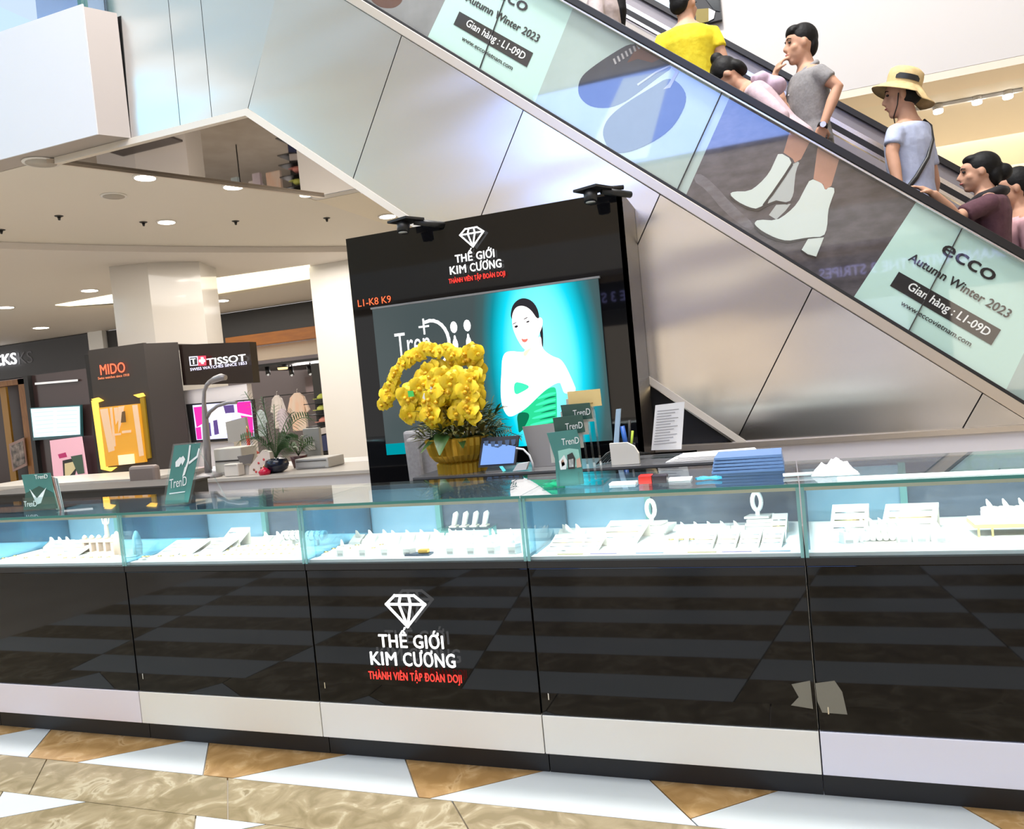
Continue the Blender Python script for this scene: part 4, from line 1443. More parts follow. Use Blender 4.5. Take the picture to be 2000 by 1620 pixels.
# ------------------------------------------------------------------ grey chair behind the desk
ch = thing('office_chair', 'grey upholstered chair behind the reception desk beside the bowl', 'chair', (-2.1, 4.67, 0))
m_chair = mat('grey_fabric', (0.26, 0.245, 0.25), 0.8, noise=((0.31, 0.30, 0.30), 40, 3, (1, 1, 1)))
cx0 = at(798, 850, 4.70)
MB().hexa([(cx0.x, 4.66, 0.55), (cx0.x+0.56, 4.66, 0.55), (cx0.x+0.56, 4.74, 0.55), (cx0.x, 4.74, 0.55)], [(cx0.x-0.05, 4.70, 1.245), (cx0.x+0.52, 4.70, 1.245), (cx0.x+0.52, 4.77, 1.245), (cx0.x-0.05, 4.77, 1.245)]).build('backrest', m_chair, ch, bevel=0.02)
MB().box(cx0.x+0.02, cx0.x+0.12, 4.60, 4.652, 0.6, 1.20).build('side_wing', m_chair, ch, bevel=0.02)
MB().box(cx0.x, cx0.x+0.56, 4.52, 4.65, 0.44, 0.54).build('seat', m_chair, ch, bevel=0.02)
for dx in (0.03, 0.49):
    for yy in (4.53, 4.70):
        MB().box(cx0.x+dx, cx0.x+dx+0.04, yy, yy+0.04, 0, 0.4395).build('leg', black_matte, ch)

# ------------------------------------------------------------------ things on the desk
mon = thing('monitor', 'small blue-lit tablet monitor beside the gold bowl', 'monitor', (-1.6, 4.14, ZDK))
mq = [(941, 856), (1013, 851), (1006, 909), (934, 914)]
slab(mq, [4.08, 4.10, 4.04, 4.02], 0.02, 'bezel', black_matte, mon, zmin=ZDK+0.02)
sq = [(945, 860), (1009, 855), (1003, 905), (938, 909)]
pts = [at(x, y, Y-0.002) for (x, y), Y in zip(sq, [4.08, 4.10, 4.04, 4.02])]
MB().prism(pts, (0, 0.0015, 0)).build('display', mat('blue_display', (0, 0, 0), 0.1, emit=(0.20, 0.36, 0.80), es=0.8), mon)
b = MB()
for x0, y0 in [(945, 862), (958, 863), (972, 862), (986, 860), (998, 859), (950, 875), (965, 872)]:
    b.prism([at(x0+dx, y0+dy, 4.066) for dx, dy in [(0, 0), (9, -1), (8, 9), (2, 12)]], (0, 0.001, 0))
b.build('display_image', emis('display_dark_shape', (0.06, 0.09, 0.16), 1.0), mon)
MB().prism([(x, 4.065, z) for x, z in [(-1.63, ZDK+0.03), (-1.56, ZDK+0.03), (-1.54, ZDK), (-1.65, ZDK)]], (0, 0.05, 0)).build('stand', chrome, mon)
slab([(1010, 907), (1032, 903), (1027, 918), (1001, 921)], 4.04, 0.03, 'desk_card', white_paint, label='small white folded card beside the blue monitor', cat='card')
lap = thing('laptop', 'grey laptop lid standing open before the lit screen', 'laptop', (-1.3, 4.2, ZDK))
slab([(1020, 834), (1090, 826), (1094, 912), (1040, 916)], [4.32, 4.32, 4.2, 4.2], 0.012, 'lid', mat('laptop_grey', (0.13, 0.125, 0.125), 0.35, 0.6), lap, zmin=ZDK+0.001)
MB().box(-1.40, -1.17, 4.22, 4.42, ZDK+0.001, ZDK+0.016).build('keyboard_base', dark_grey, lap)
cb = [at(x, y, 4.06) for x, y in [(1008, 876), (1022, 878), (1034, 890), (1040, 905), (1042, 918)]]
MB().tube(cb, 0.006, 6).build('charging_cable', mat('white_cable', (0.75, 0.75, 0.74), 0.4), label='white charging cable curling down between monitor and laptop', cat='cable')
b = MB()
b.prism([Vector((q_.x, q_.y, max(q_.z, ZDK+0.0005))) for q_ in (at(x, y, 4.08) for x, y in [(1190, 867), (1224, 865), (1238, 872), (1247, 886), (1249, 906), (1195, 911)])], (0, 0.03, 0))
b.build('payment_stand', mat('cream_card', (0.85, 0.80, 0.70), 0.5), label='white desk stand with a rounded cream corner', cat='desk stand')
slab([(1203, 800), (1212, 799), (1206, 905), (1196, 906)], 4.2, 0.02, 'price_column', mat('pale_blue_strip', (0.45, 0.62, 0.78), 0.4), zmin=ZDK, label='narrow pale blue upright strip behind the white desk stand', cat='desk stand')
ph = thing('pen_holder', 'dark pen pot with a blue pen behind the cream desk stand', 'pen holder', (at(1228, 880, 4.22).x, 4.22, ZDK))
c = at(1228, 880, 4.22)
MB().lathe([(0.035, 0), (0.04, 0.1), (0.036, 0.1), (0.033, 0.02)], (c.x, 4.22, ZDK), 14).build('cup', black_matte, ph)
for k, (dx, h, m) in enumerate([(-0.015, 0.2, mat('blue_pen', (0.03, 0.12, 0.45), 0.4)), (0.012, 0.23, dark_grey), (0.02, 0.17, mat('lime_pen', (0.45, 0.6, 0.05), 0.5))]):
    MB().tube([(c.x+dx*0.3, 4.22, ZDK+0.03), (c.x+dx*1.6, 4.215, ZDK+h)], 0.007 if k else 0.014, 8).build('pen', m, ph)
sh = thing('notice_sheet', 'printed white notice sheet in a clear upright holder', 'sign', (at(1300, 880, 4.3).x, 4.3, ZDK))
slab([(1280, 792), (1337, 785), (1331, 878), (1272, 880)], 4.3, 0.004, 'sheet', mat('paper_white', (0.82, 0.80, 0.78), 0.6), sh, zmin=ZDK+0.013)
b = MB()
for i in range(13):
    y = 803+i*5.4
    x0, x1 = 1284-i*0.6, 1326-i*0.4-(i % 3)*7
    b.prism([at(x0, y, 4.298), at(x1, y-(x1-x0)*0.1, 4.298), at(x1, y-(x1-x0)*0.1+1.3, 4.298), at(x0, y+1.3, 4.298)], (0, 0.001, 0))
b.build('printed_lines', mat('grey_print', (0.35, 0.34, 0.35), 0.6), sh)
MB().box(at(1272, 880, 4.3).x, at(1331, 878, 4.3).x, 4.28, 4.36, ZDK, ZDK+0.012).build('holder_foot', clear_glass, sh)
pp = thing('paper_pile', 'loose white papers lying on the right end of the desk', 'papers', (-0.45, 4.25, ZDK))
for i in range(4):
    MB().prism([(-0.62+i*0.02, 4.05+i*0.01, ZDK+0.001+i*0.006), (-0.2+i*0.02, 4.06, ZDK+0.001+i*0.006), (-0.18, 4.36, ZDK+0.001+i*0.006), (-0.6+i*0.015, 4.28, ZDK+0.001+i*0.006)], (0, 0, 0.004)).build('sheet', mat('paper_white', (0.82, 0.80, 0.78), 0.6), pp)
b = MB()
for i in range(6):
    p0 = at(1165+i*6, 905+i % 2*4, 4.12+0.02*i)
    p0.z = ZDK+0.007
    b.tube([p0, p0+Vector((0.05, 0.05, 0.05)), p0+Vector((0.12, 0.1, 0.08-0.01*i)), p0+Vector((0.2, 0.12, 0.02))], 0.005, 5)
b.build('cable_tangle', black_matte, label='tangle of black cables behind the white desk stand', cat='cables')

# ================================================================== things on the glass case tops
ZG = ZT+0.001
m_teal = mat('brochure_teal', (0.07, 0.25, 0.22), 0.35, noise=((0.05, 0.19, 0.17), 3, 3, (1, 1, 1)))
m_dgreen = mat('brochure_dark_green', (0.03, 0.085, 0.065), 0.35)
m_mintp = mat('brochure_mint', (0.30, 0.58, 0.50), 0.4)
m_acr = glass('acrylic', (0.90, 0.95, 0.95), 1.3)
m_paper = mat('print_white', (0.82, 0.84, 0.82), 0.5)
# left leaflet dispenser
Yl = 2.90
lf = thing('leaflet_dispenser', 'clear leaflet dispenser with green brochures at the far left counter', 'leaflet stand', (at(85, 995, Yl).x, Yl, ZG))
o3 = at(85, 998, Yl)
dz = ZG-o3.z


def lslab(px, Y, th, name, m, par):
    pts = [at(x, y, Y)+Vector((0, 0, dz)) for x, y in px]
    return MB().prism(pts, (0, th, 0)).build(name, m, par)


lslab([(42, 930), (98, 926), (104, 960), (112, 996), (46, 998), (50, 965)], Yl, 0.004, 'brochure', m_teal, lf)
lslab([(50, 966), (76, 952), (104, 965), (112, 996), (46, 998)], Yl-0.002, 0.0015, 'brochure_picture', m_dgreen, lf)
lslab([(58, 958), (72, 976), (90, 955), (80, 985), (72, 988)], Yl-0.004, 0.0015, 'printed_necklace', m_paper, lf)
for k in range(4):
    lslab([(92+k*5, 929+k*2), (97+k*5, 931+k*2), (116+k*3, 998), (110+k*3, 998)], Yl+0.01+0.01*k, 0.003, 'brochure_edge', mat('edge_%d' % k, [(0.5, 0.55, 0.5), (0.45, 0.25, 0.2), (0.6, 0.6, 0.62), (0.4, 0.5, 0.5)][k], 0.5), lf)
MB().box(o3.x-0.13, o3.x+0.13, Yl-0.02, Yl+0.12, ZG, ZG+0.006).build('base', m_acr, lf)
lslab([(44, 975), (112, 972), (114, 998), (46, 1000)], Yl-0.008, 0.003, 'front_lip', m_acr, lf)
w0 = at(70, 938, Yl)+Vector((0, 0, dz))
text_mesh('TrenD', 0.09, 0.022, (w0.x, Yl-0.004, w0.z), X1, Z1, 0.001, 0).build('printed_text', m_paper, lf)
w0 = at(50, 992, Yl)+Vector((0, 0, dz))
text_mesh('TrenD', 0.09, 0.03, (w0.x, Yl-0.006, w0.z), X1, Z1, 0.001, 0).build('printed_text', m_paper, lf)
# tilted green poster stand
Yp = 2.87
ps = thing('poster_stand', 'tilted teal earring poster on an acrylic easel', 'poster stand', (at(345, 990, Yp).x, Yp, ZG))
o3 = at(345, 988, Yp)
dz = ZG-o3.z
pq = [(341, 873), (392, 868), (368, 984), (322, 988)]
lslab([(338, 870), (396, 865), (371, 986), (317, 990)], Yp+0.001, 0.006, 'frame', m_acr, ps)
lslab(pq, Yp, 0.0008, 'poster', m_teal, ps)
w0 = at(332, 957, Yp)+Vector((0, 0, dz))
text_mesh('TrenD', 0.105, 0.045, (w0.x, Yp-0.0015, w0.z), (1, 0, 0.12), (0.15, 0, 1), 0.001, 0.0).build('printed_text', m_paper, ps)
for pts in ([(343, 905), (352, 895), (356, 903), (350, 914), (343, 915)], [(352, 898), (358, 893), (362, 900), (356, 912)], [(370, 872), (373, 872), (369, 905), (364, 920), (361, 918), (366, 904)], [(369, 905), (384, 893), (388, 878), (390, 880), (386, 896), (369, 910)], [(361, 915), (365, 917), (361, 930), (356, 934)], [(331, 966), (362, 962), (361, 964), (331, 968)]):
    lslab(pts, Yp-0.0015-0.0003*len(pts), 0.001, 'printed_earring', m_paper, ps)
b = MB()
r0 = at(380, 868, Yp)+Vector((0, 0.004, dz))
b.tube([r0, (r0.x+0.06, Yp+0.10, ZG+0.006)], 0.003, 5)
b.build('easel_leg', m_acr, ps)
MB().box(o3.x-0.09, o3.x+0.09, Yp-0.03, Yp+0.11, ZG, ZG+0.005).build('easel_foot', m_acr, ps)
lslab([(316, 970), (360, 966), (360, 988), (314, 992)], Yp-0.02, 0.003, 'front_lip', m_acr, ps)
# central brochure tower
Yb = 2.86
bt = thing('brochure_tower', 'tiered clear brochure tower with green booklets on the logo case', 'leaflet stand', (at(1115, 955, Yb).x, Yb+0.05, ZG))
o3 = at(1115, 955, Yb)
dz = ZG-o3.z
tiers = [([(1068, 850), (1126, 843), (1132, 862), (1140, 950), (1088, 955), (1084, 900), (1075, 872)], 0.0, m_teal), ([(1074, 822), (1132, 815), (1138, 850), (1080, 858)], 0.04, m_dgreen), ([(1084, 798), (1142, 793), (1148, 825), (1090, 830)], 0.08, m_dgreen), ([(1092, 772), (1158, 766), (1162, 800), (1096, 806)], 0.12, mat('brochure_gold', (0.78, 0.58, 0.24), 0.4))]
for k, (pl, dy, m) in enumerate(tiers):
    pts = [at(x, y, Yb)+Vector((0, dy, dz)) for x, y in pl]
    MB().prism(pts, (0, 0.006, 0)).build('booklet', m, bt)
    wx, wy = [(1098, 874), (1100, 846), (1110, 821), (1100, 800)][k]
    w0 = at(wx, wy, Yb)+Vector((0, dy-0.001, dz))
    if k < 3:
        text_mesh('TrenD', 0.07, 0.026, w0, (1, 0, 0.05), Z1, 0.001, 0).build('printed_text', m_paper, bt)
    else:
        MB().tube([(w0.x+0.02, w0.y, w0.z), (w0.x+0.09, w0.y, w0.z+0.004)], 0.002, 5).build('printed_text', m_sole_p if False else mat('brown_print', (0.45, 0.3, 0.1), 0.5), bt)
    xr = at(1134+k*8, 900, Yb).x
    zt = at(1134+k*8, 850-k*25, Yb).z+dz
    MB().prism([(xr-0.004, Yb+dy+0.007, ZG+0.01), (xr, Yb+dy+0.007, ZG+0.01), (xr-0.012, Yb+dy+0.007, zt), (xr-0.016, Yb+dy+0.007, zt)], (0, 0.02, 0)).build('tier_side', m_acr, bt)
    MB().box(xr-0.12, xr-0.014, Yb+dy+0.008, Yb+dy+0.022, zt-0.11, zt-0.012).build('booklet_block', mat('booklet_edges', (0.55, 0.52, 0.47), 0.5), bt)
for pts, m in [([(1090, 885), (1112, 880), (1130, 882), (1136, 915), (1094, 920)], m_mintp), ([(1092, 905), (1102, 893), (1108, 905), (1106, 921), (1095, 922)], m_paper), ([(1108, 893), (1118, 888), (1124, 900), (1123, 920), (1110, 921)], mat('print_dark', (0.03, 0.03, 0.03), 0.5)), ([(1111, 902), (1120, 900), (1121, 916), (1112, 917)], m_paper), ([(1126, 902), (1133, 898), (1136, 916), (1127, 918)], mat('print_skin', (0.65, 0.40, 0.30), 0.5)), ([(1096, 906), (1100, 900), (1104, 912), (1098, 916)], mat('print_skin', (0.65, 0.40, 0.30), 0.5))]:
    lslab(pts, Yb-0.002-0.0015*(m is not m_mintp), 0.001, 'printed_picture', m, bt)
for x in (1092, 1132):
    p = at(x, 925, Yb)+Vector((0, -0.01, dz))
    MB().box(p.x-0.0025, p.x+0.0025, p.y-0.005, p.y, ZG+0.006, p.z).build('wire_leg', m_acr, bt)
MB().box(o3.x-0.11, o3.x+0.13, Yb-0.02, Yb+0.17, ZG, ZG+0.006).build('base', m_acr, bt)
# red stapler box
c = atz(1275, 944, ZG)
st_ = thing('stapler', 'small red and black box lying on the glass counter', 'stapler', (c.x, c.y, ZG))
MB().box(c.x-0.05, c.x+0.0, c.y-0.02, c.y+0.03, ZG, ZG+0.032).build('red_half', mat('red_plastic', (0.62, 0.03, 0.02), 0.3), st_, bevel=0.003)
MB().box(c.x+0.001, c.x+0.055, c.y-0.02, c.y+0.03, ZG, ZG+0.03).build('black_half', mat('black_plastic', (0.03, 0.02, 0.025), 0.3), st_, bevel=0.003)
c = atz(1325, 940, ZG)
MB().box(c.x-0.04, c.x+0.045, c.y-0.0, c.y+0.07, ZG, ZG+0.006).build('paper_slip', m_paper, label='small white paper slip between red box and blue cord', cat='paper')
c = atz(1215, 948, ZG)
MB().box(c.x-0.05, c.x+0.05, c.y-0.0, c.y+0.06, ZG, ZG+0.007).build('paper_slip', m_paper, label='small white paper slip left of the red box', cat='paper')
c = atz(1385, 938, ZG)
MB().tube([(c.x+0.045*math.sin(k*1.1), c.y+0.012*math.cos(k*2.3), ZG+0.006+0.002*(k % 3)) for k in range(14)], 0.005, 6).build('blue_cord', mat('sky_blue_cord', (0.05, 0.42, 0.70), 0.4), label='tangled sky blue cord on the glass counter', cat='cord')
# blue folders
fo = thing('folder_stack', 'stack of blue folders lying on the glass counter', 'folders', (at(1460, 920, 3.12).x, 3.14, ZG))
m_fol = mat('blue_folder', (0.13, 0.24, 0.47), 0.4)
for k in range(5):
    y0 = 3.02+0.004*k
    pts = [at(1392+k*1.5, 932, 3.05), at(1532-k*1.0, 915-k*1, 3.05)]
    MB().hexa([(pts[0].x, y0, ZG+k*0.0125), (pts[1].x, y0, ZG+k*0.0125), (pts[1].x, y0+0.22, ZG+k*0.0125), (pts[0].x, y0+0.22, ZG+k*0.0125)],
              [(pts[0].x, y0, ZG+k*0.0125+0.009), (pts[1].x, y0, ZG+k*0.0125+0.011), (pts[1].x, y0+0.22, ZG+k*0.0125+0.011), (pts[0].x, y0+0.22, ZG+k*0.0125+0.009)]).build('folder', m_fol, fo)
# crumpled tissue
rt = random.Random(5)
c = atz(1632, 930, ZG)
b = MB()
n, m_ = 14, 9
vs = []
for i in range(m_):
    for j in range(n):
        u, v = j/(n-1)-0.5, i/(m_-1)-0.5
        h = max(0.0, 0.05*(1-(u*2)**2)*(1-(v*2)**2))*rt.uniform(0.55, 1.25)
        vs.append((c.x+u*0.15+rt.uniform(-.004, .004), c.y+0.04+v*0.09+rt.uniform(-.004, .004), ZG+0.002+h))
fs = [(i*n+j, i*n+j+1, (i+1)*n+j+1, (i+1)*n+j) for i in range(m_-1) for j in range(n-1)]
b.add(vs, fs)
b.build('tissue', mat('tissue_white', (0.86, 0.86, 0.84), 0.8), label='crumpled white tissue on the glass counter', cat='tissue')
c = atz(1565, 932, ZG)
MB().tube([(c.x-0.06, c.y+0.01, ZG+0.008), (c.x+0.055, c.y+0.02, ZG+0.008)], 0.006, 8).build('white_pen', m_paper, label='white pen lying left of the crumpled tissue', cat='pen')
MB().box(XU[4]+0.12, XU[5]-0.02, 2.715, 2.732, ZG, ZG+0.011).build('light_tube', emis('tube_glow', (0.85, 1.0, 0.95), 1.3), label='thin lit strip along the top of the rightmost case', cat='light')
# ================================================================== background counters and kiosks
m_lilac = mat('counter_lilac_white', (0.72, 0.68, 0.67), 0.4)
m_ctop = mat('counter_stone_top', (0.55, 0.50, 0.44), 0.3)
wc = thing('watch_counter', 'pale counter with a stone top left of the kiosk tower', 'counter', (-4.6, 6.3, 0))
MB().box(-5.58, -2.95, 6.08, 6.12, 0, 0.82).build('front_panel', m_lilac, wc)
MB().box(-5.60, -2.93, 6.05, 6.905, 0.821, 0.85).build('top', m_ctop, wc)
MB().box(-5.57, -2.97, 6.125, 6.9, 0.0, 0.818).build('body', white_paint, wc)
bc = thing('side_counter', 'low black counter on the left beyond the glass cases', 'counter', (-4.6, 4.9, 0))
p = [at(x, y, 4.75) for x, y in [(-60, 992), (120, 964), (326, 948)]]
MB().prism([(p[0].x, 4.75, 0), (p[2].x, 4.75, 0), (p[2].x, 4.75, p[2].z-0.012), (p[1].x, 4.75, p[2].z-0.012), (p[0].x, 4.75, p[2].z-0.012)], (0, 0.45, 0)).build('body', black_matte, bc)
MB().box(p[0].x, p[2].x+0.01, 4.73, 5.22, p[2].z-0.0115, p[2].z).build('top', dark_grey, bc)
ZL = p[2].z
p = [at(x, y, 5.75) for x, y in [(-60, 972), (320, 931)]]
lc = thing('pale_counter', 'pale stone counter in front of the dark watch kiosk', 'counter', ((p[0].x+p[1].x)/2, 6.1, 0))
MB().box(p[0].x, p[1].x-0.14, 5.75, 6.5, 0.0, p[1].z-0.031).build('body', m_lilac, lc)
MB().box(p[0].x, p[1].x-0.12, 5.72, 6.55, p[1].z-0.03, p[1].z).build('top', m_ctop, lc)
ZLC = p[1].z
# taupe chairs in front of it
for k, (x0, lab) in enumerate([(248, 'taupe padded chair back in front of the watch kiosk')]):
    Yc = 5.55 if k == 0 else 5.62
    q0, q1 = at(x0, 912, Yc), at(x0+56-k*20, 938, Yc)
    t = thing('lounge_chair', lab, 'chair', (q0.x+0.1, Yc, 0))
    m = mat('taupe_leather', (0.22, 0.17, 0.145), 0.5)
    MB().box(q0.x, q1.x, Yc, Yc+0.08, 0.5, q0.z).build('backrest', m, t, bevel=0.03)
    MB().box(q0.x, q1.x, Yc-0.18, Yc-0.001, 0.42, 0.499).build('seat', m, t, bevel=0.02)
    MB().lathe([(0.02, 0), (0.02, 0.38)], ((q0.x+q1.x)/2, Yc-0.08, 0.035), 8).build('pedestal', chrome, t)
    MB().lathe([(0.16, 0), (0.15, 0.03)], ((q0.x+q1.x)/2, Yc-0.08, 0), 14).build('base', chrome, t)

# ------------------------------------------------------------------ dark watch kiosk with red letters
YK = 8.0
m_kiosk = mat('kiosk_anthracite', (0.045, 0.037, 0.033), 0.5)
k1 = thing('watch_kiosk', 'anthracite watch kiosk with red lettering and amber lit showcase', 'kiosk', (-8.4, 8.5, 0))
a, b_, c_ = at(172, 688, YK), at(280, 671, YK), at(347, 668, 8.36)
zt = 2.50
fx0, fx1 = a.x, b_.x
MB().prism([(fx0, YK, 0), (fx1, YK, 0), (fx1, YK, 0.85), (fx1, YK, zt), (fx0, YK, zt)], (0, 0.05, 0)).build('front_wall', m_kiosk, k1)
MB().prism([(fx1+0.001, YK+0.0, 0), (c_.x, 8.36, 0), (c_.x, 8.36, zt-0.01), (fx1+0.001, YK, zt-0.01)], (-0.05, 0.06, 0)).build('side_wall', mat('kiosk_side', (0.055, 0.047, 0.043), 0.45), k1)
MB().prism([(fx0, YK+0.051, zt-0.05), (fx1-0.06, YK+0.051, zt-0.05), (c_.x-0.1, 8.45, zt-0.05), (c_.x-0.1, 9.0, zt-0.05), (fx0, 9.0, zt-0.05)], (0, 0, 0.03)).build('roof', m_kiosk, k1)
pl = at(158, 690, YK+0.1)
MB().box(fx0-0.14, fx0-0.002, YK+0.06, YK+0.5, 0, zt-0.05).build('side_post', black_matte, k1)


def words(s, x0, y0, x1, y1, hpx, Y, m, par, depth=0.02, bold=0.0, name='sign_letters'):
    p, q_ = at(x0, y0, Y), at(x1, y1, Y)
    h = (at(x0, y0-hpx, Y)-p).length
    return text_mesh(s, (q_-p).length, h, p, X1, Z1, depth, bold).build(name, m, par)


words('MIDO', 197, 733, 245, 726, 20, YK-0.025, emis('red_sign_glow', (1.0, 0.13, 0.06), 1.5), k1, 0.004, 0.004)
words('Swiss watches since 1918', 192, 742, 253, 736, 5, YK-0.01, emis('red_sign_dim', (0.8, 0.25, 0.12), 0.8), k1, 0.005, 0.0)
m_amber = emis('amber_glow', (1.0, 0.55, 0.08), 1.5)
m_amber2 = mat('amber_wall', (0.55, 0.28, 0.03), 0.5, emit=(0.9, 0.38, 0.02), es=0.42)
for nm, pts in [('gold_light', [(178, 783), (188, 781), (208, 915), (197, 917)]), ('gold_light', [(178, 780), (190, 777), (200, 783), (188, 787)]), ('gold_light', [(197, 917), (208, 914), (226, 913), (215, 921)]), ('gold_light', [(260, 772), (277, 768), (281, 774), (270, 777)])]:
    slab(pts, YK-0.03, 0.028, nm, m_amber, k1)
slab([(273, 778), (281, 776), (294, 895), (286, 897)], YK-0.028, 0.026, 'gold_edge', mat('gold_edge', (0.45, 0.28, 0.02), 0.4, 0.3), k1)
sc_ = thing('showcase', 'amber lit watch showcase recessed in the dark kiosk', 'showcase', (at(235, 905, YK-0.05).x, YK-0.06, at(235, 912, YK-0.05).z))
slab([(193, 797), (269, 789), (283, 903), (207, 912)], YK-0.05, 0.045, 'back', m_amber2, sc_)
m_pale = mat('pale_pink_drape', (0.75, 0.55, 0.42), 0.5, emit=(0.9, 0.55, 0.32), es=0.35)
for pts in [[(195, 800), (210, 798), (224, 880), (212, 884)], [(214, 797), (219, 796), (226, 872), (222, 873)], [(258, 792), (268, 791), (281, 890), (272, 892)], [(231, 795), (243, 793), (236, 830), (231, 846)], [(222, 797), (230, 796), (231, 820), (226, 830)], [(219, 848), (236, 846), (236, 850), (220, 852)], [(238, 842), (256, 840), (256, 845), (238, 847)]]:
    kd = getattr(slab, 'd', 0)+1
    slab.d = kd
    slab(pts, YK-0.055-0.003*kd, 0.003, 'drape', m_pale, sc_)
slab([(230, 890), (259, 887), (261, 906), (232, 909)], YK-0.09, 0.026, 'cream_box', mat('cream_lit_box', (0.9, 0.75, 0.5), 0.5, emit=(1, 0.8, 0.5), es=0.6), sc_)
slab([(238, 805), (244, 803), (246, 825), (236, 826)], YK-0.08, 0.003, 'plinth_block', mat('brown_block', (0.20, 0.10, 0.03), 0.5), sc_)
slab([(192, 796), (270, 788), (284, 904), (206, 913)], YK-0.098, 0.004, 'front_glass', glass('showcase_glass', (0.96, 0.96, 0.94), 0.8), sc_)

# ------------------------------------------------------------------ black watch sign with white letters
k2 = thing('sign_box', 'black sign box with white watch lettering and red cross', 'sign', (at(420, 750, 8.45).x, 8.5, at(420, 750, 8.45).z))
q4 = [(349, 674), (487, 668), (495, 748), (358, 753)]
slab(q4, [8.4, 8.5, 8.5, 8.4], 0.14, 'box', mat('sign_black', (0.018, 0.011, 0.009), 0.2), k2)
words('TISSOT', 405, 714, 481, 710, 13, 8.36, glow_white, k2, 0.004, 0.012)
words('SWISS WATCHES SINCE 1853', 372, 725, 483, 719, 5.5, 8.37, emis('blue_white_letters', (0.75, 0.72, 1.0), 1.4), k2, 0.002, 0.0)
slab([(369, 697), (385, 696), (386, 714), (371, 715)], 8.37, 0.01, 'letter_plate', emis('plate_edge', (0.75, 0.75, 0.95), 1.2), k2)
slab([(371, 699), (384, 698), (385, 712.5), (373, 713.5)], 8.36, 0.005, 'letter_field', black_matte, k2)
words('T', 374, 712, 383, 711, 11, 8.35, glow_white, k2, 0.004, 0.008)
slab([(386, 696), (401, 695), (402, 714), (387, 715)], 8.37, 0.01, 'red_field', emis('red_field_glow', (0.85, 0.06, 0.10), 1.2), k2)
slab([(392, 698), (396.5, 698), (397.5, 711), (393, 711)], 8.36, 0.006, 'cross_bar', glow_white, k2)
slab([(388.5, 703), (400, 702), (400.5, 707), (389, 708)], 8.358, 0.006, 'cross_bar', glow_white, k2)
k3 = thing('watch_booth', 'white booth wall below the black watch sign', 'booth', (at(420, 900, 8.5).x, 8.6, 0))
q4 = [at(x, y, 8.55) for x, y in [(357, 752), (486, 748)]]
MB().box(q4[0].x, q4[1].x, 8.50, 8.60, 0, at(420, 757, 8.55).z).build('wall', mat('booth_white', (0.85, 0.80, 0.80), 0.5), k3)
MB().box(q4[0].x-0.02, q4[0].x, 8.48, 8.6, 0, 1.6).build('edge_post', chrome, k3)
s2 = thing('advert_screen', 'pink and violet advert screen on the white booth wall', 'screen', (at(430, 860, 8.45).x, 8.46, at(430, 865, 8.45).z))
slab([(363, 790), (494, 780), (502, 858), (374, 866)], 8.44, 0.04, 'bezel', black_matte, s2)
slab([(376, 792), (490, 783), (497, 853), (384, 860)], 8.436, 0.003, 'display', emis('advert_violet', (0.62, 0.62, 1.0), 1.0), s2)
m_mag = emis('advert_magenta', (1.0, 0.03, 0.32), 1.0)
m_wh = emis('advert_white', (1, 0.95, 1), 1.2)
m_vio = emis('advert_dark', (0.10, 0.06, 0.20), 1.0)
for m, pts in [(m_mag, [(378, 796), (398, 794), (400, 825), (384, 835)]), (m_mag, [(462, 786), (489, 784), (492, 812), (464, 806)]), (m_mag, [(382, 836), (392, 834), (394, 858), (385, 859)]), (m_mag, [(470, 812), (493, 815), (495, 852), (484, 853)]), (m_wh, [(410, 802), (435, 795), (452, 805), (450, 845), (425, 850), (412, 830)]), (m_vio, [(436, 793), (456, 791), (458, 806), (440, 808)]), (m_vio, [(400, 828), (410, 826), (413, 852), (402, 853)]), (m_vio, [(416, 822), (424, 820), (428, 848), (419, 850)])]:
    ka = getattr(slab, 'k', 0)+1
    slab.k = ka
    slab(pts, 8.433-0.0022*ka, 0.002, 'advert_shape', m, s2)

# ------------------------------------------------------------------ things on the pale counter
YW = 6.2
lamp = thing('gooseneck_lamp', 'grey gooseneck lamp with curved heads on the pale counter', 'lamp', (at(405, 930, YW).x, YW, 0.85))
m_lg = mat('lamp_grey', (0.33, 0.31, 0.31), 0.4, 0.4)
MB().tube([at(x, y, YW) for x, y in [(407, 925), (404, 870), (401, 820), (398, 785), (399, 765), (404, 752), (412, 745)]], [0.036, 0.036, 0.032, 0.02, 0.018, 0.02, 0.024], 10).build('stem', m_lg, lamp)
MB().tube([at(x, y, YW) for x, y in [(407, 748), (420, 741), (432, 737), (441, 738)]], [0.02, 0.032, 0.036, 0.026], 10).build('head', m_lg, lamp)
MB().tube([at(x, y, YW) for x, y in [(402, 818), (410, 805), (425, 793), (445, 787), (462, 786)]], [0.022, 0.02, 0.018, 0.018, 0.018], 8).build('arm', m_lg, lamp)
MB().lathe([(0.13, 0), (0.12, 0.03), (0.06, 0.05)], (at(407, 925, YW).x, YW, 0.851), 16).build('base', m_lg, lamp)
m_off = mat('equipment_beige', (0.62, 0.58, 0.51), 0.5)


def cbox(px0, py0, px1, Y, d, name, lab, cat, m, parts=()):
    """box standing on the pale counter; top left seen at px0,py0, right side at px1"""
    p0, p1 = at(px0, py0, Y), at(px1, py0, Y)
    t = thing(name, lab, cat, ((p0.x+p1.x)/2, Y+d/2, 0.851))
    MB().box(p0.x, p1.x, Y, Y+d, 0.851, p0.z).build('housing', m, t, bevel=0.01)
    w = p1.x-p0.x
    h = p0.z-0.851
    for (u0, u1, v0, v1, mm, nm) in parts:
        MB().box(p0.x+w*u0, p0.x+w*u1, Y-0.006, Y-0.0005, 0.851+h*v0, 0.851+h*v1).build(nm, mm, t)
    return t


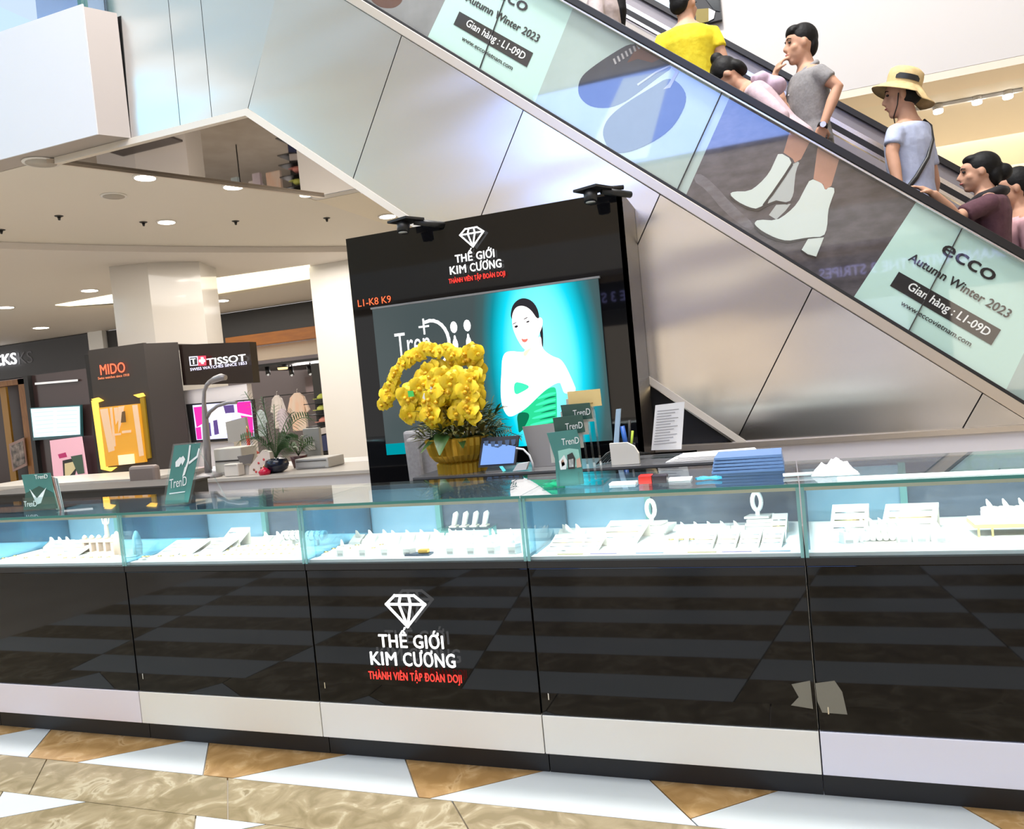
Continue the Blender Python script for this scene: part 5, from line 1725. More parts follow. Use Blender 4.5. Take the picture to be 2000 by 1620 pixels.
cbox(416, 878, 470, 6.36, 0.25, 'watch_service_machine', 'beige service machine beside the gooseneck lamp', 'machine', m_off, [(0.05, 0.95, 0.50, 0.55, dark_grey, 'seam'), (0.08, 0.5, 0.1, 0.4, mat('beige_door', (0.68, 0.62, 0.52), 0.5), 'door'), (0.65, 0.95, 0.08, 0.42, mat('brown_slot', (0.15, 0.12, 0.10), 0.5), 'slot')])
cbox(436, 908, 464, 6.17, 0.1, 'white_box', 'small white box in front of the beige machine', 'box', mat('box_cream', (0.75, 0.68, 0.60), 0.5), [(0.1, 0.9, 0.9, 0.96, m_off, 'lid_line')])
t = thing('tilted_display', 'dark tilted display beside the spotted figure', 'display', (at(481, 900, 6.25).x, 6.25, 0.851))
slab([(463, 892), (495, 887), (490, 906), (470, 908)], 6.25, 0.02, 'panel', mat('panel_grey', (0.17, 0.15, 0.14), 0.4), t)
slab([(476, 908), (486, 907), (488, 930), (478, 930)], 6.28, 0.02, 'foot', m_off, t)
t = thing('spotted_ornament', 'white spotted triangular ornament beside the dark vase', 'ornament', (at(508, 925, 6.22).x, 6.22, 0.851))
slab([(512, 880), (526, 884), (529, 905), (524, 926), (486, 928), (487, 912)], 6.22, 0.06, 'body', mat('porcelain', (0.85, 0.72, 0.62), 0.3), t)
for k, (x, y) in enumerate([(505, 905), (496, 918), (515, 898), (510, 915), (500, 922)]):
    p = at(x, y, 6.218)
    MB().ell(p, (0.013, 0.004, 0.013), 8, 5).build('spot', mat('spot_brown', (0.25, 0.1, 0.06), 0.4) if k % 2 else mat('spot_red', (0.7, 0.08, 0.08), 0.4), t)
p = at(517, 925, 6.16)
t = thing('red_ornament', 'small red glossy ornament leaning on the dark vase', 'ornament', (p.x, 6.16, 0.851))
MB().lathe([(0.05, 0), (0.06, 0.03), (0.03, 0.06), (0.005, 0.075)], (p.x, 6.16, 0.851), 10).build('body', mat('red_gloss', (0.6, 0.01, 0.05), 0.2), t)
MB().lathe([(0.01, 0), (0.004, 0.02)], (p.x, 6.16, 0.926), 6).build('tip', m_gold, t)
# dark vase with a palm
vp = at(541, 912, 6.3)
pv = thing('potted_palm', 'feathery palm in a round dark vase on the pale counter', 'plant', (vp.x, 6.3, 0.851))
MB().lathe([(0.05, 0), (0.10, 0.03), (0.118, 0.08), (0.105, 0.125), (0.075, 0.145), (0.07, 0.14)], (vp.x, 6.3, 0.851), 20).build('vase', mat('dark_blue_glaze', (0.012, 0.016, 0.03), 0.12), pv)
m_palm = mat('palm_green', (0.045, 0.12, 0.045), 0.5, noise=((0.09, 0.17, 0.06), 7, 2, (1, 1, 1)))


def frond(base, tip, sag, n, L, par, m, name='frond'):
    base, tip = Vector(base), Vector(tip)
    b = MB()
    pts = []
    for i in range(9):
        f0 = i/8
        pts.append(base.lerp(tip, f0)+Vector((0, 0, sag*4*f0*(1-f0))))
    b.tube(pts, 0.004, 5)
    for i in range(n):
        f0 = 0.25+0.74*i/n
        p = base.lerp(tip, f0)+Vector((0, 0, sag*4*f0*(1-f0)))
        d = (tip-base).normalized()
        for sg in (-1, 1):
            s = d.cross(Vector((0, 1, 0))).normalized()*sg
            leafblade(b, p, d*0.7+s+Vector((0, -0.2*sg, 0)), L*(1-0.5*abs(f0-0.5)), 0.008, 0.25, 3)
    return b.build(name, m, par)


vb = Vector((vp.x, 6.3, 0.99))
for tx, ty, sag in [(478, 765, 0.05), (510, 775, 0.03), (535, 790, 0.0), (575, 805, 0.10), (608, 818, 0.14), (468, 862, 0.10), (500, 840, 0.08), (560, 850, 0.05), (585, 862, 0.08), (545, 845, 0.0), (520, 870, 0.04), (565, 875, 0.04)]:
    frond(vb, at(tx, ty, 6.3+0.1*math.sin(tx)), sag, 13, 0.10, pv, m_palm)
# red lantern behind
lp = at(488, 890, 6.77)
t = thing('red_lantern', 'red lantern ornament behind the palm', 'ornament', (lp.x, 6.77, 0.851))
MB().lathe([(0.10, 0.0), (0.10, 0.02), (0.06, 0.03), (0.085, 0.06), (0.09, 0.13), (0.06, 0.15), (0.11, 0.17), (0.07, 0.2), (0.015, 0.22), (0.02, 0.36), (0.004, 0.44)], (lp.x, 6.77, 0.851), 12).build('body', mat('lantern_red', (0.62, 0.04, 0.02), 0.3), t)
MB().lathe([(0.012, 0), (0.002, 0.03)], (lp.x, 6.77, 1.292), 8).build('finial', m_gold, t)
# second small dark plant and grey stools/printer right of the vase
t = thing('potted_plant', 'small dark leaved plant right of the vase', 'plant', (at(585, 885, 6.7).x, 6.7, 0.851))
c = at(583, 890, 6.7)
MB().lathe([(0.06, 0), (0.09, 0.12), (0.08, 0.12)], (c.x, 6.7, 0.851), 12).build('pot', mat('maroon_pot', (0.08, 0.02, 0.02), 0.4), t)
for k in range(8):
    a = k*0.8
    frond((c.x, 6.7, 0.97), (c.x+0.2*math.cos(a), 6.7+0.15*math.sin(a), 1.06+0.05*(k % 3)), 0.05, 6, 0.07, t, m_leaf)
cbox(575, 898, 640, 6.45, 0.3, 'receipt_printer', 'pale grey machine between the vase and the white column', 'machine', mat('machine_grey', (0.55, 0.53, 0.49), 0.5), [(0.05, 0.95, 0.72, 0.78, dark_grey, 'slot'), (0.1, 0.9, 0.12, 0.2, mat('machine_line', (0.4, 0.38, 0.36), 0.5), 'seam')])
cbox(590, 838, 622, 6.9, 0.05, 'grey_screen_back', 'grey back of a small screen near the white column', 'screen', mat('screen_back_grey', (0.33, 0.32, 0.29), 0.5), [(0.3, 0.7, 0.4, 0.6, m_off, 'badge')])
t = thing('grey_monitor', 'grey back of a monitor in front of the pink advert', 'monitor', (at(455, 860, 7.0).x, 7.0, 0.851))
slab([(440, 825), (478, 815), (486, 858), (446, 866)], 7.0, 0.04, 'shell', mat('shell_grey', (0.42, 0.40, 0.36), 0.5), t)
pm = at(463, 860, 7.02)
MB().box(pm.x-0.04, pm.x+0.04, 7.01, 7.03, 0.86, pm.z).build('stand', chrome, t)
MB().box(pm.x-0.1, pm.x+0.1, 6.94, 7.1, 0.851, 0.859).build('foot', chrome, t)
wc2 = thing('rear_counter', 'white rear counter behind the beige machine', 'counter', (at(430, 875, 7.05).x, 7.3, 0))
MB().box(-6.9, -3.4, 7.03, 7.45, 0, 0.83).build('body', white_paint, wc2)
MB().box(-6.92, -3.38, 6.92, 7.47, 0.831, 0.85).build('top', mat('white_top', (0.8, 0.78, 0.77), 0.3), wc2)

# ================================================================== far shopfronts
YFAR = 15.4
cafe = thing('cafe_front', 'dark cafe shopfront with white letters at the far left', 'shopfront', (-19, 15.5, 0))
MB().box(-25, -16.85, 15.25, 15.5, 2.93, 3.84).build('fascia', mat('cafe_fascia', (0.055, 0.055, 0.062), 0.5), cafe)
text_mesh('STARBUCKS', 2.75, 0.30, (-22.17, 15.18, 3.31), X1, Z1, 0.02, 0.01).build('sign_letters', glow_white, cafe)
text_mesh('STARBUCKS', 2.75, 0.32, (-21.66, 15.245, 3.29), X1, Z1, 0.004, 0.006).build('ghost_letters', mat('letter_ghost', (0.13, 0.13, 0.15), 0.5), cafe)  # pale ghost image of the lit letters, painted as a second set
m_wood = mat('cafe_wood', (0.42, 0.19, 0.05), 0.45, noise=((0.30, 0.12, 0.03), 5, 4, (4, 4, 0.6)))
MB().box(-25, -16.9, 15.8, 15.9, 0, 2.92).build('back_wall', mat('cafe_brown', (0.05, 0.022, 0.018), 0.4), cafe)
q_ = [at(50, 742, 15.3), at(36, 742, 15.3)]
MB().box(q_[1].x, q_[0].x, 15.27, 15.4, 0, 2.9).build('door_post', m_wood, cafe)
MB().box(-25, q_[0].x, 15.27, 15.4, 2.75, 2.9).build('lintel', m_wood, cafe)
MB().box(at(4, 800, 15.5).x, at(16, 800, 15.5).x, 15.5, 15.56, 0, 2.75).build('door_post', mat('amber_wood', (0.5, 0.25, 0.03), 0.4), cafe)
sb = thing('poster_board', 'framed dark poster hanging inside the cafe door', 'poster', (at(33, 920, 15.2).x, 15.2, 0.9))
slab([(17, 868), (46, 855), (52, 910), (25, 922)], 15.2, 0.03, 'frame', mat('poster_frame_pink', (0.45, 0.28, 0.24), 0.4), sb)
slab([(20, 872), (44, 862), (49, 905), (27, 916)], 15.19, 0.01, 'picture', mat('poster_dark_pic', (0.02, 0.02, 0.02), 0.4, noise=((0.5, 0.4, 0.35), 6, 4, (1, 1, 1))), sb)
struct(MB().box(-16.84, -16.35, 15.2, 15.5, 0, 3.86).build('trim_2', white_paint))
# glazed booth with menu screen and pink poster
Yb2 = 12.0
gb = thing('glass_booth', 'dark glazed booth with a steel edge beside the cafe', 'booth', (at(110, 900, Yb2).x, Yb2+0.2, 0))
q_ = [at(45, 735, Yb2), at(165, 718, Yb2)]
MB().box(q_[0].x, q_[1].x, Yb2+0.1, Yb2+0.2, 0, q_[0].z).build('back_wall', mat('booth_dark', (0.05, 0.032, 0.033), 0.2), gb)
MB().box(q_[0].x, q_[0].x+0.12, Yb2, Yb2+0.099, 0, q_[0].z).build('post', black_matte, gb)
slab([(68, 748), (152, 741), (152, 745), (68, 752)], Yb2+0.05, 0.04, 'steel_edge', chrome, gb)
mn = thing('menu_screen', 'pale cyan lit menu screen on the dark booth', 'screen', (at(110, 850, Yb2-0.05).x, Yb2-0.04, at(110, 857, Yb2-0.05).z))
slab([(58, 797), (157, 791), (159, 853), (64, 861)], Yb2-0.04, 0.05, 'bezel', mat('teal_bezel', (0.02, 0.09, 0.11), 0.3), mn)
slab([(60, 799), (155, 794), (156, 849), (66, 855)], Yb2-0.048, 0.006, 'display', emis('menu_glow', (0.55, 0.93, 1.0), 1.2), mn)
for i in range(6):
    y = 806+i*8
    slab([(66+i, y), (104, y-3), (104, y-1.5), (66+i, y+1.5)], Yb2-0.052, 0.002, 'menu_line', emis('menu_line', (0.47, 0.82, 0.92), 1.1), mn)
    slab([(111, y-3), (150, y-5), (150, y-3.5), (111, y-1.5)], Yb2-0.052, 0.002, 'menu_line', emis('menu_line', (0.47, 0.82, 0.92), 1.1), mn)
pk = thing('pink_poster', 'pink promotional poster with a drink below the menu screen', 'poster', (at(132, 935, Yb2-0.2).x, Yb2-0.2, 0.3))
slab([(97, 861), (158, 853), (171, 938), (106, 945)], Yb2-0.2, 0.03, 'board', mat('poster_pink', (0.75, 0.42, 0.52), 0.5, emit=(0.8, 0.45, 0.55), es=0.25), pk)
pb = at(110, 940, Yb2-0.17)
for dx in (0.05, 0.45):
    MB().box(pb.x+dx, pb.x+dx+0.03, Yb2-0.165, Yb2-0.13, 0, pb.z+0.5).build('leg', black_matte, pk)
for m, pts in [(mat('pink_script', (0.6, 0.03, 0.2), 0.5), [(113, 888), (128, 884), (131, 893), (116, 896)]), (black_matte, [(122, 900), (150, 894), (152, 905), (146, 930), (124, 932)]), (mat('poster_cream', (0.85, 0.75, 0.45), 0.5), [(126, 906), (144, 902), (150, 912), (140, 925), (131, 934), (127, 930)]), (mat('poster_green', (0.06, 0.12, 0.09), 0.5), [(138, 892), (160, 888), (165, 925), (152, 927)])]:
    kp = getattr(slab, 'p', 0)+1
    slab.p = kp
    slab(pts, Yb2-0.201-0.003*kp, 0.0025, 'printed_shape', m, pk)

# clothing store on the right
sf = thing('clothing_store_front', 'black clothing store fascia with an orange wood band', 'shopfront', (-11.7, 15.5, 0))
MB().box(-16.3, -9.0, 15.3, 15.5, 3.26, 3.84).build('fascia', mat('store_black', (0.015, 0.013, 0.012), 0.4), sf)
MB().box(-12.6, -9.0, 15.28, 15.5, 2.99, 3.255).build('wood_band', mat('orange_wood', (0.50, 0.17, 0.012), 0.4, noise=((0.40, 0.13, 0.01), 4, 4, (0.6, 3, 3))), sf)
MB().box(-12.0, -9.0, 15.6, 15.75, 2.64, 2.975).build('lintel', mat('store_cream', (0.62, 0.52, 0.42), 0.5), sf)
MB().box(-16.3, -12.61, 15.3, 15.5, 2.6, 3.255).build('fascia_return', mat('store_black', (0.015, 0.013, 0.012), 0.4), sf)
MB().box(-13.5, -9.0, 15.8, 19.5, 2.5, 2.56).build('dark_ceiling', black_matte, sf)
MB().box(-12.0, -9.0, 17.5, 17.6, 1.75, 2.2).build('mauve_bulkhead', mat('mauve_wall', (0.26, 0.20, 0.20), 0.6), sf)
MB().box(-12.0, -9.0, 18.6, 18.7, 0, 2.4).build('inner_wall', mat('inner_dark', (0.012, 0.011, 0.012), 0.6), sf)
c = at(552, 718, 15.9)
pd = thing('pendant_lamp', 'dark dome pendant lamp with a golden underside in the store', 'lamp', (c.x, 15.9, c.z))
MB().lathe([(0.13, 0.0), (0.12, 0.06), (0.07, 0.12), (0.015, 0.15)], (c.x, 15.9, c.z), 16).build('shade', black_matte, pd)
MB().lathe([(0.125, -0.035), (0.11, -0.05), (0.128, -0.001)], (c.x, 15.9, c.z), 16).build('diffuser', emis('pendant_glow', (1.0, 0.68, 0.30), 1.2), pd)
MB().tube([(c.x, 15.9, c.z+0.15), (c.x, 15.9, 2.5)], 0.01, 6).build('cord', black_matte, pd)
for k, (x, y) in enumerate([(524, 727), (570, 728), (606, 726)]):
    c = at(x, y, 16.2)
    t = thing('track_spot', 'black track spotlight inside the clothing store, %s of three' % ('left', 'middle', 'right')[k], 'lamp', (c.x, 16.2, c.z), 'store track spots')
    MB().tube([(c.x-0.02, 16.2, c.z+0.13), (c.x+0.03, 16.15, c.z-0.06)], 0.06, 10).build('head', black_matte, t)
    MB().tube([(c.x, 16.22, c.z+0.1), (c.x, 16.22, 2.49)], 0.015, 6).build('stem', black_matte, t)
    MB().ell((c.x+0.03, 16.14, c.z-0.06), (0.04, 0.02, 0.04), 8, 5).build('lens', emis('spot_lens', (1, 0.95, 0.85), 3.0 if k == 2 else 0.4), t)
# garments
m_rack = mat('rack_black', (0.02, 0.02, 0.02), 0.4)
rk = thing('clothes_rack', 'black clothes rail in the store window', 'clothes rack', (at(570, 840, 15.6).x, 15.6, 0))
c0, c1 = at(515, 784, 15.62), at(612, 768, 15.62)
zr = c1.z+0.02
MB().tube([(c0.x, 15.62, zr), (c1.x+0.2, 15.62, zr)], 0.015, 6).build('rail', m_rack, rk)
for xx in (c0.x, c1.x+0.2):
    MB().tube([(xx, 15.62, 0), (xx, 15.62, zr)], 0.015, 6).build('post', m_rack, rk)


def garment(x0, y0, x1, y1, Y, lab, col, c2=None):
    """hanging shirt: shoulders, sleeves and hanger"""
    p0, p1 = at(x0, y0, Y), at(x1, y1, Y)
    w = p1.x-p0.x
    h = p0.z-p1.z
    xm = (p0.x+p1.x)/2
    z0 = p0.z
    t = thing('hanging_shirt', lab, 'shirt', (xm, Y, z0-h), 'shirts in the store window')
    m = mat('cloth_'+lab[:18].replace(' ', '_'), col, 0.8, noise=(c2 or tuple(min(1, v*0.85) for v in col), 8, 2, (1, 1, 0.3)))
    MB().prism([(xm-w*0.1, Y, z0), (xm+w*0.1, Y, z0), (xm+w*0.32, Y, z0-h*0.12), (xm+w*0.32, Y, z0-h), (xm-w*0.32, Y, z0-h), (xm-w*0.32, Y, z0-h*0.12)], (0, 0.08, 0)).build('body', m, t, bevel=0.02)
    for s in (-1, 1):
        MB().prism([(xm+s*w*0.30, Y+0.01, z0-h*0.10), (xm+s*w*0.5, Y+0.01, z0-h*0.48), (xm+s*w*0.36, Y+0.01, z0-h*0.54), (xm+s*w*0.30, Y+0.01, z0-h*0.35)], (0, 0.06, 0)).build('sleeve', m, t, bevel=0.015)
    MB().tube([(xm, Y+0.04, z0-0.01), (xm, Y+0.04, z0+0.07), (xm+0.03, Y+0.04, z0+0.1)], 0.006, 5).build('hanger', chrome, t)


garment(556, 770, 608, 840, 15.45, 'cream peach striped shirt on the rail, largest one', (0.90, 0.62, 0.48), (0.88, 0.72, 0.62))
garment(524, 774, 560, 836, 15.50, 'white blouse hanging left of the peach shirt', (0.85, 0.78, 0.76))
garment(536, 800, 566, 845, 15.35, 'pale lilac striped shirt low on the rail', (0.70, 0.62, 0.72))
garment(495, 802, 522, 852, 15.45, 'pale blue shirt at the left end of the rail', (0.55, 0.66, 0.70))
ss = thing('store_shelf', 'dark store shelf unit beside the white column', 'shelf', (at(628, 860, 15.3).x, 15.3, 0))
sx0, sx1 = at(616, 800, 15.25).x, at(660, 800, 15.25).x
for yy in (782, 804, 827, 851, 884):
    zz = at(628, yy, 15.1).z-0.055 if yy < 840 else at(628, yy, 15.0).z
    MB().box(sx0-0.1, sx1, 14.95, 15.4, zz-0.02, zz).build('board', black_matte, ss)
MB().box(sx0-0.1, sx1, 15.401, 15.43, 0, 2.4).build('back', mat('shelf_back', (0.03, 0.03, 0.03), 0.6), ss)
MB().box(sx1, sx1+0.03, 14.95, 15.43, 0, 2.4).build('side', black_matte, ss)
t = thing('folded_stack', 'navy and white folded clothes beside the white column', 'clothes', (at(628, 870, 15.0).x, 15.0, 0.6))
slab([(622, 854), (640, 848), (642, 880), (626, 882)], 14.93, 0.015, 'navy_cloth', mat('navy_cloth', (0.04, 0.05, 0.13), 0.8), t)
slab([(621, 838), (638, 834), (640, 846), (622, 850)], 14.93, 0.015, 'white_cloth', mat('white_cloth', (0.6, 0.55, 0.55), 0.8), t)
for k, (x, y, cc, lab) in enumerate([(626, 775, (0.55, 0.62, 0.12), 'yellow green cap on the store shelf, upper'), (626, 797, (0.62, 0.66, 0.15), 'yellow green cap on the store shelf, lower'), (630, 820, (0.75, 0.3, 0.25), 'coral red cap on the store shelf')]):
    c = at(x, y, 15.1)
    t = thing('cap', lab, 'cap', (c.x, 15.1, c.z-0.05), 'caps on the store shelf')
    MB().lathe([(0.13, 0), (0.12, 0.06), (0.06, 0.11), (0.005, 0.12)], (c.x+0.05, 15.1, c.z-0.05), 12).build('crown', mat('cap_%d' % k, cc, 0.7), t)
    MB().prism([(c.x-0.16, 15.02, c.z-0.05), (c.x-0.02, 14.97, c.z-0.05), (c.x, 15.18, c.z-0.05), (c.x-0.14, 15.16, c.z-0.05)], (0, 0, 0.012)).build('brim', mat('cap_%d' % k, cc, 0.7), t)

# ================================================================== track lights on the right
tr_ = thing('light_track', 'white ceiling light track on the right', 'light track', (1.9, 9.1, 3.9))
p0, p1 = at(1785, 216, 9.1), at(1996, 161, 9.1)
MB().box(p0.x, p1.x, 9.08, 9.12, 3.915, 3.945).build('rail', m_fascia, tr_)
for k, (x, y) in enumerate([(1832, 212), (1908, 194), (1968, 183)]):
    c = at(x, y, 9.1)
    t = thing('track_spotlight', 'white cylindrical track spotlight, %s of three' % ('left', 'middle', 'right')[k], 'lamp', (c.x, 9.1, c.z-0.06), 'white track spotlights on the right')
    MB().lathe([(0.045, 0.035), (0.045, 0.09), (0.02, 0.10)], (c.x, 9.1, c.z-0.05), 14).build('housing', mat('head_grey', (0.55, 0.52, 0.48), 0.3, 0.4), t)
    MB().lathe([(0.038, 0.0), (0.046, 0.01), (0.046, 0.034)], (c.x, 9.1, c.z-0.05), 14).build('lens', emis('track_lens', (1, 0.97, 0.9), 8.0), t)
    MB().box(c.x-0.05, c.x-0.035, 9.09, 9.11, c.z-0.01, 3.914).build('bracket', m_fascia, t)
# mirrored sign box high up behind the riders
sbx = thing('mirror_box', 'black framed mirrored box hanging above the riders', 'sign box', (at(1375, 20, 8.0).x, 8.0, at(1375, 45, 8.0).z))
slab([(1335, -30), (1404, -30), (1410, 38), (1358, 50)], 8.0, 0.05, 'frame', black_matte, sbx)
slab([(1358, 18), (1384, 16), (1384, 42), (1360, 47)], 7.99, 0.006, 'amber_reflection', mat('olive_panel', (0.25, 0.19, 0.03), 0.3), sbx)
slab([(1384, 16), (1397, 22), (1394, 36), (1384, 41)], 7.989, 0.006, 'white_reflection', white_paint, sbx)
slab([(1372, -10), (1403, -14), (1406, 22), (1395, 20)], 7.992, 0.006, 'grey_glass', mat('grey_pane', (0.05, 0.055, 0.055), 0.1), sbx)
usc = thing('upper_screen', 'pale blue lit panel behind the top rider', 'screen', (at(1290, 5, 8.02).x, 8.02, 6))
slab([(1268, -40), (1330, -40), (1330, 30), (1312, 22), (1268, 0)], 8.02, 0.03, 'display', emis('pale_blue_glow', (0.70, 0.86, 1.0), 1.0), usc)
slab([(1262, -40), (1267, -40), (1267, 0), (1262, -3)], 8.01, 0.03, 'edge', black_matte, usc)
# glass railing above the slab, top left
gr = thing('glass_railing', 'pale glass railing above the white slab edge', 'railing', (-7.5, 5.3, 5.05))
for k in range(3):
    x1 = -5.42-k*1.3
    MB().box(x1-1.28, x1, 5.25, 5.262, 5.05, 5.95).build('glass_pane', glass('blue_tint_glass', (0.72, 0.82, 0.96), 1.0), gr)
    MB().box(x1-0.04, x1, 5.22, 5.29, 5.05, 5.3).build('clamp', mat('teal_clamp', (0.05, 0.16, 0.16), 0.3), gr)
# ================================================================== riders on the escalator
def remeshed(b, voxel, smooth=3):
    """voxel union of the closed shapes in b, smoothed"""
    me = bpy.data.meshes.new('tmp')
    me.from_pydata(b.v, [], b.f)
    me.update()
    bm = bmesh.new()
    bm.from_mesh(me)
    bmesh.ops.recalc_face_normals(bm, faces=bm.faces)
    bm.to_mesh(me)
    bm.free()
    o = bpy.data.objects.new('tmp', me)
    C.objects.link(o)
    r = o.modifiers.new('r', 'REMESH')
    r.mode = 'VOXEL'
    r.voxel_size = voxel
    s = o.modifiers.new('s', 'SMOOTH')
    s.factor = 0.5
    s.iterations = smooth
    dg = bpy.context.evaluated_depsgraph_get()
    dg.update()
    out = bpy.data.meshes.new_from_object(o.evaluated_get(dg))
    bpy.data.objects.remove(o)
    bpy.data.meshes.remove(me)
    res = MB()
    res.add([v.co[:] for v in out.vertices], [tuple(p.vertices) for p in out.polygons], True)
    bpy.data.meshes.remove(out)
    return res


m_skin = mat('skin', (0.56, 0.31, 0.205), 0.6, spec=0.3)
m_skin2 = mat('skin_light', (0.60, 0.35, 0.24), 0.6)
m_hair = mat('black_hair', (0.005, 0.0045, 0.0045), 0.6, spec=0.22, bump=(45, 0.25))
m_eye = mat('eye_dark', (0.01, 0.008, 0.008), 0.2)
m_eyew = mat('eye_white', (0.75, 0.72, 0.70), 0.3)
m_lip2 = mat('lips', (0.45, 0.13, 0.11), 0.5)


def step_z(x):
    i = int((x+3.6)//0.36)
    return STEP_K-0.83*(-3.6+i*0.36+0.18)


class Rider:
    def __init__(self, label, X, Y, yaw, top, s=1.05, lean=0.0, nod=0.0, turn=0.0, skin=None):
        self.X, self.Y, self.yaw, self.s = X, Y, math.radians(yaw), s
        self.zf = step_z(X)+0.001
        self.sz = (top-self.zf)/1.70
        self.lean, self.nod, self.turn = math.radians(lean), math.radians(nod), math.radians(turn)
        self.skin = skin or m_skin
        self.root = thing('person', label, 'person', (X, Y, self.zf), 'riders on the escalator')
        self.rot = Matrix.Rotation(self.yaw, 3, 'Z')

    def w(self, p, up=True):
        """local body point -> world"""
        p = Vector(p)
        if up and self.lean:
            o = Vector((0, 0, 0.93))
            q = p-o
            f0 = min(1.0, max(0.0, (p.z-0.86)/0.2))
            p = o+Matrix.Rotation(-self.lean*f0, 3, 'X') @ q
        p = Vector((p.x*self.s, p.y*self.s, p.z*self.sz))
        return self.rot @ p+Vector((self.X, self.Y, self.zf))

    def hw(self, p):
        """head-local point (centre of the head = origin) -> world"""
        p = Matrix.Rotation(self.turn, 3, 'Z') @ (Matrix.Rotation(-self.nod, 3, 'X') @ Vector(p))
        return self.w(p+Vector((0, 0.025, 1.575)))

    def xf(self, b, head=False):
        r = MB()
        r.add([(self.hw if head else self.w)(v) for v in b.v], b.f)
        return r

    def loc(self, wp):
        """world point -> body-local (undoes the lean roughly)"""
        q = self.rot.transposed() @ (Vector(wp)-Vector((self.X, self.Y, self.zf)))
        q = Vector((q.x/self.s, q.y/self.s, q.z/self.sz))
        if self.lean:
            o = Vector((0, 0, 0.93))
            q = o+Matrix.Rotation(self.lean, 3, 'X') @ (q-o)
        return q


TORSO = [(0.84, 0, .13, .10), (0.90, 0, .162, .112), (0.98, 0, .16, .11), (1.08, 0, .138, .098), (1.2, .005, .152, .108), (1.30, .0, .168, .112), (1.37, -.005, .165, .095), (1.415, -.008, .105, .07), (1.45, -.004, .058, .056), (1.50, .008, .052, .054), (1.55, .018, .05, .052)]


def rings(rs, grow=0.0, n=20):
    b = MB()
    vs = []
    for (z, y, rx, ry) in rs:
        for k in range(n):
            t = 2*math.pi*k/n
            vs.append((((rx+grow)*math.cos(t)), y+(ry+grow)*math.sin(t), z))
    fs = [(i*n+k, i*n+(k+1) % n, (i+1)*n+(k+1) % n, (i+1)*n+k) for i in range(len(rs)-1) for k in range(n)]
    fs += [tuple(range(n))[::-1], tuple((len(rs)-1)*n+k for k in range(n))]
    return b.add(vs, fs)


def hand(b, wrist, d, nrm, thumb_side, curl):
    """palm with four fingers and a thumb; d fingers' direction, nrm back of the hand"""
    d, nrm = Vector(d).normalized(), Vector(nrm)
    nrm = (nrm-d*nrm.dot(d)).normalized()
    s = d.cross(nrm)*thumb_side
    w = Vector(wrist)
    vs, fs = [], []
    for f0, ww, hh in ((0, .022, .016), (.03, .036, .016), (.085, .040, .014)):
        for a_, c_ in ((-1, -1), (1, -1), (1, 1), (-1, 1)):
            vs.append(w+d*f0+s*ww*a_+nrm*hh*c_)
    fs = [(0, 1, 2, 3), (8, 11, 10, 9)]+[(i*4+k, i*4+(k+1) % 4, i*4+4+(k+1) % 4, i*4+4+k) for i in range(2) for k in range(4)]
    b.add(vs, fs)
    for k, L in enumerate((.066, .075, .070, .056)):
        p0 = w+d*0.078+s*(0.030-0.020*k)
        p1 = p0+(d*math.cos(curl*0.6)-nrm*math.sin(curl*0.6))*L*0.55
        p2 = p1+(d*math.cos(curl*1.7)-nrm*math.sin(curl*1.7))*L*0.5
        b.tube([p0, p1, p2], [0.0105, 0.0098, 0.0085], 7)
    t0 = w+d*0.028+s*0.034
    b.tube([t0, t0+(d*0.6+s*0.7-nrm*0.3).normalized()*0.04, t0+(d*0.85+s*0.45-nrm*0.5).normalized()*0.072], [0.013, 0.0115, 0.009], 7)


HEADB = None


def head_shape():
    b = MB()
    b.ell((0, -.012, .02), (.076, .098, .095), 20, 14)
    b.ell((0, .018, -.035), (.064, .074, .078), 18, 12)
    b.ell((0, .052, -.092), (.032, .03, .024), 12, 8)
    b.ell((0, .062, .035), (.052, .032, .035), 12, 8)
    b.tube([(0, .088, .012), (0, .104, -.018), (0, .106, -.03)], [.009, .012, .014], 8)
    b.ell((0, .094, -.032), (.018, .013, .009), 8, 6)
    b.ell((0, .083, -.058), (.026, .014, .012), 10, 6)
    for sg in (-1, 1):
        b.ell((sg*.078, -.004, -.008), (.009, .018, .028), 10, 8)
        b.ell((sg*.040, .050, -.026), (.026, .026, .026), 10, 8)
    return b


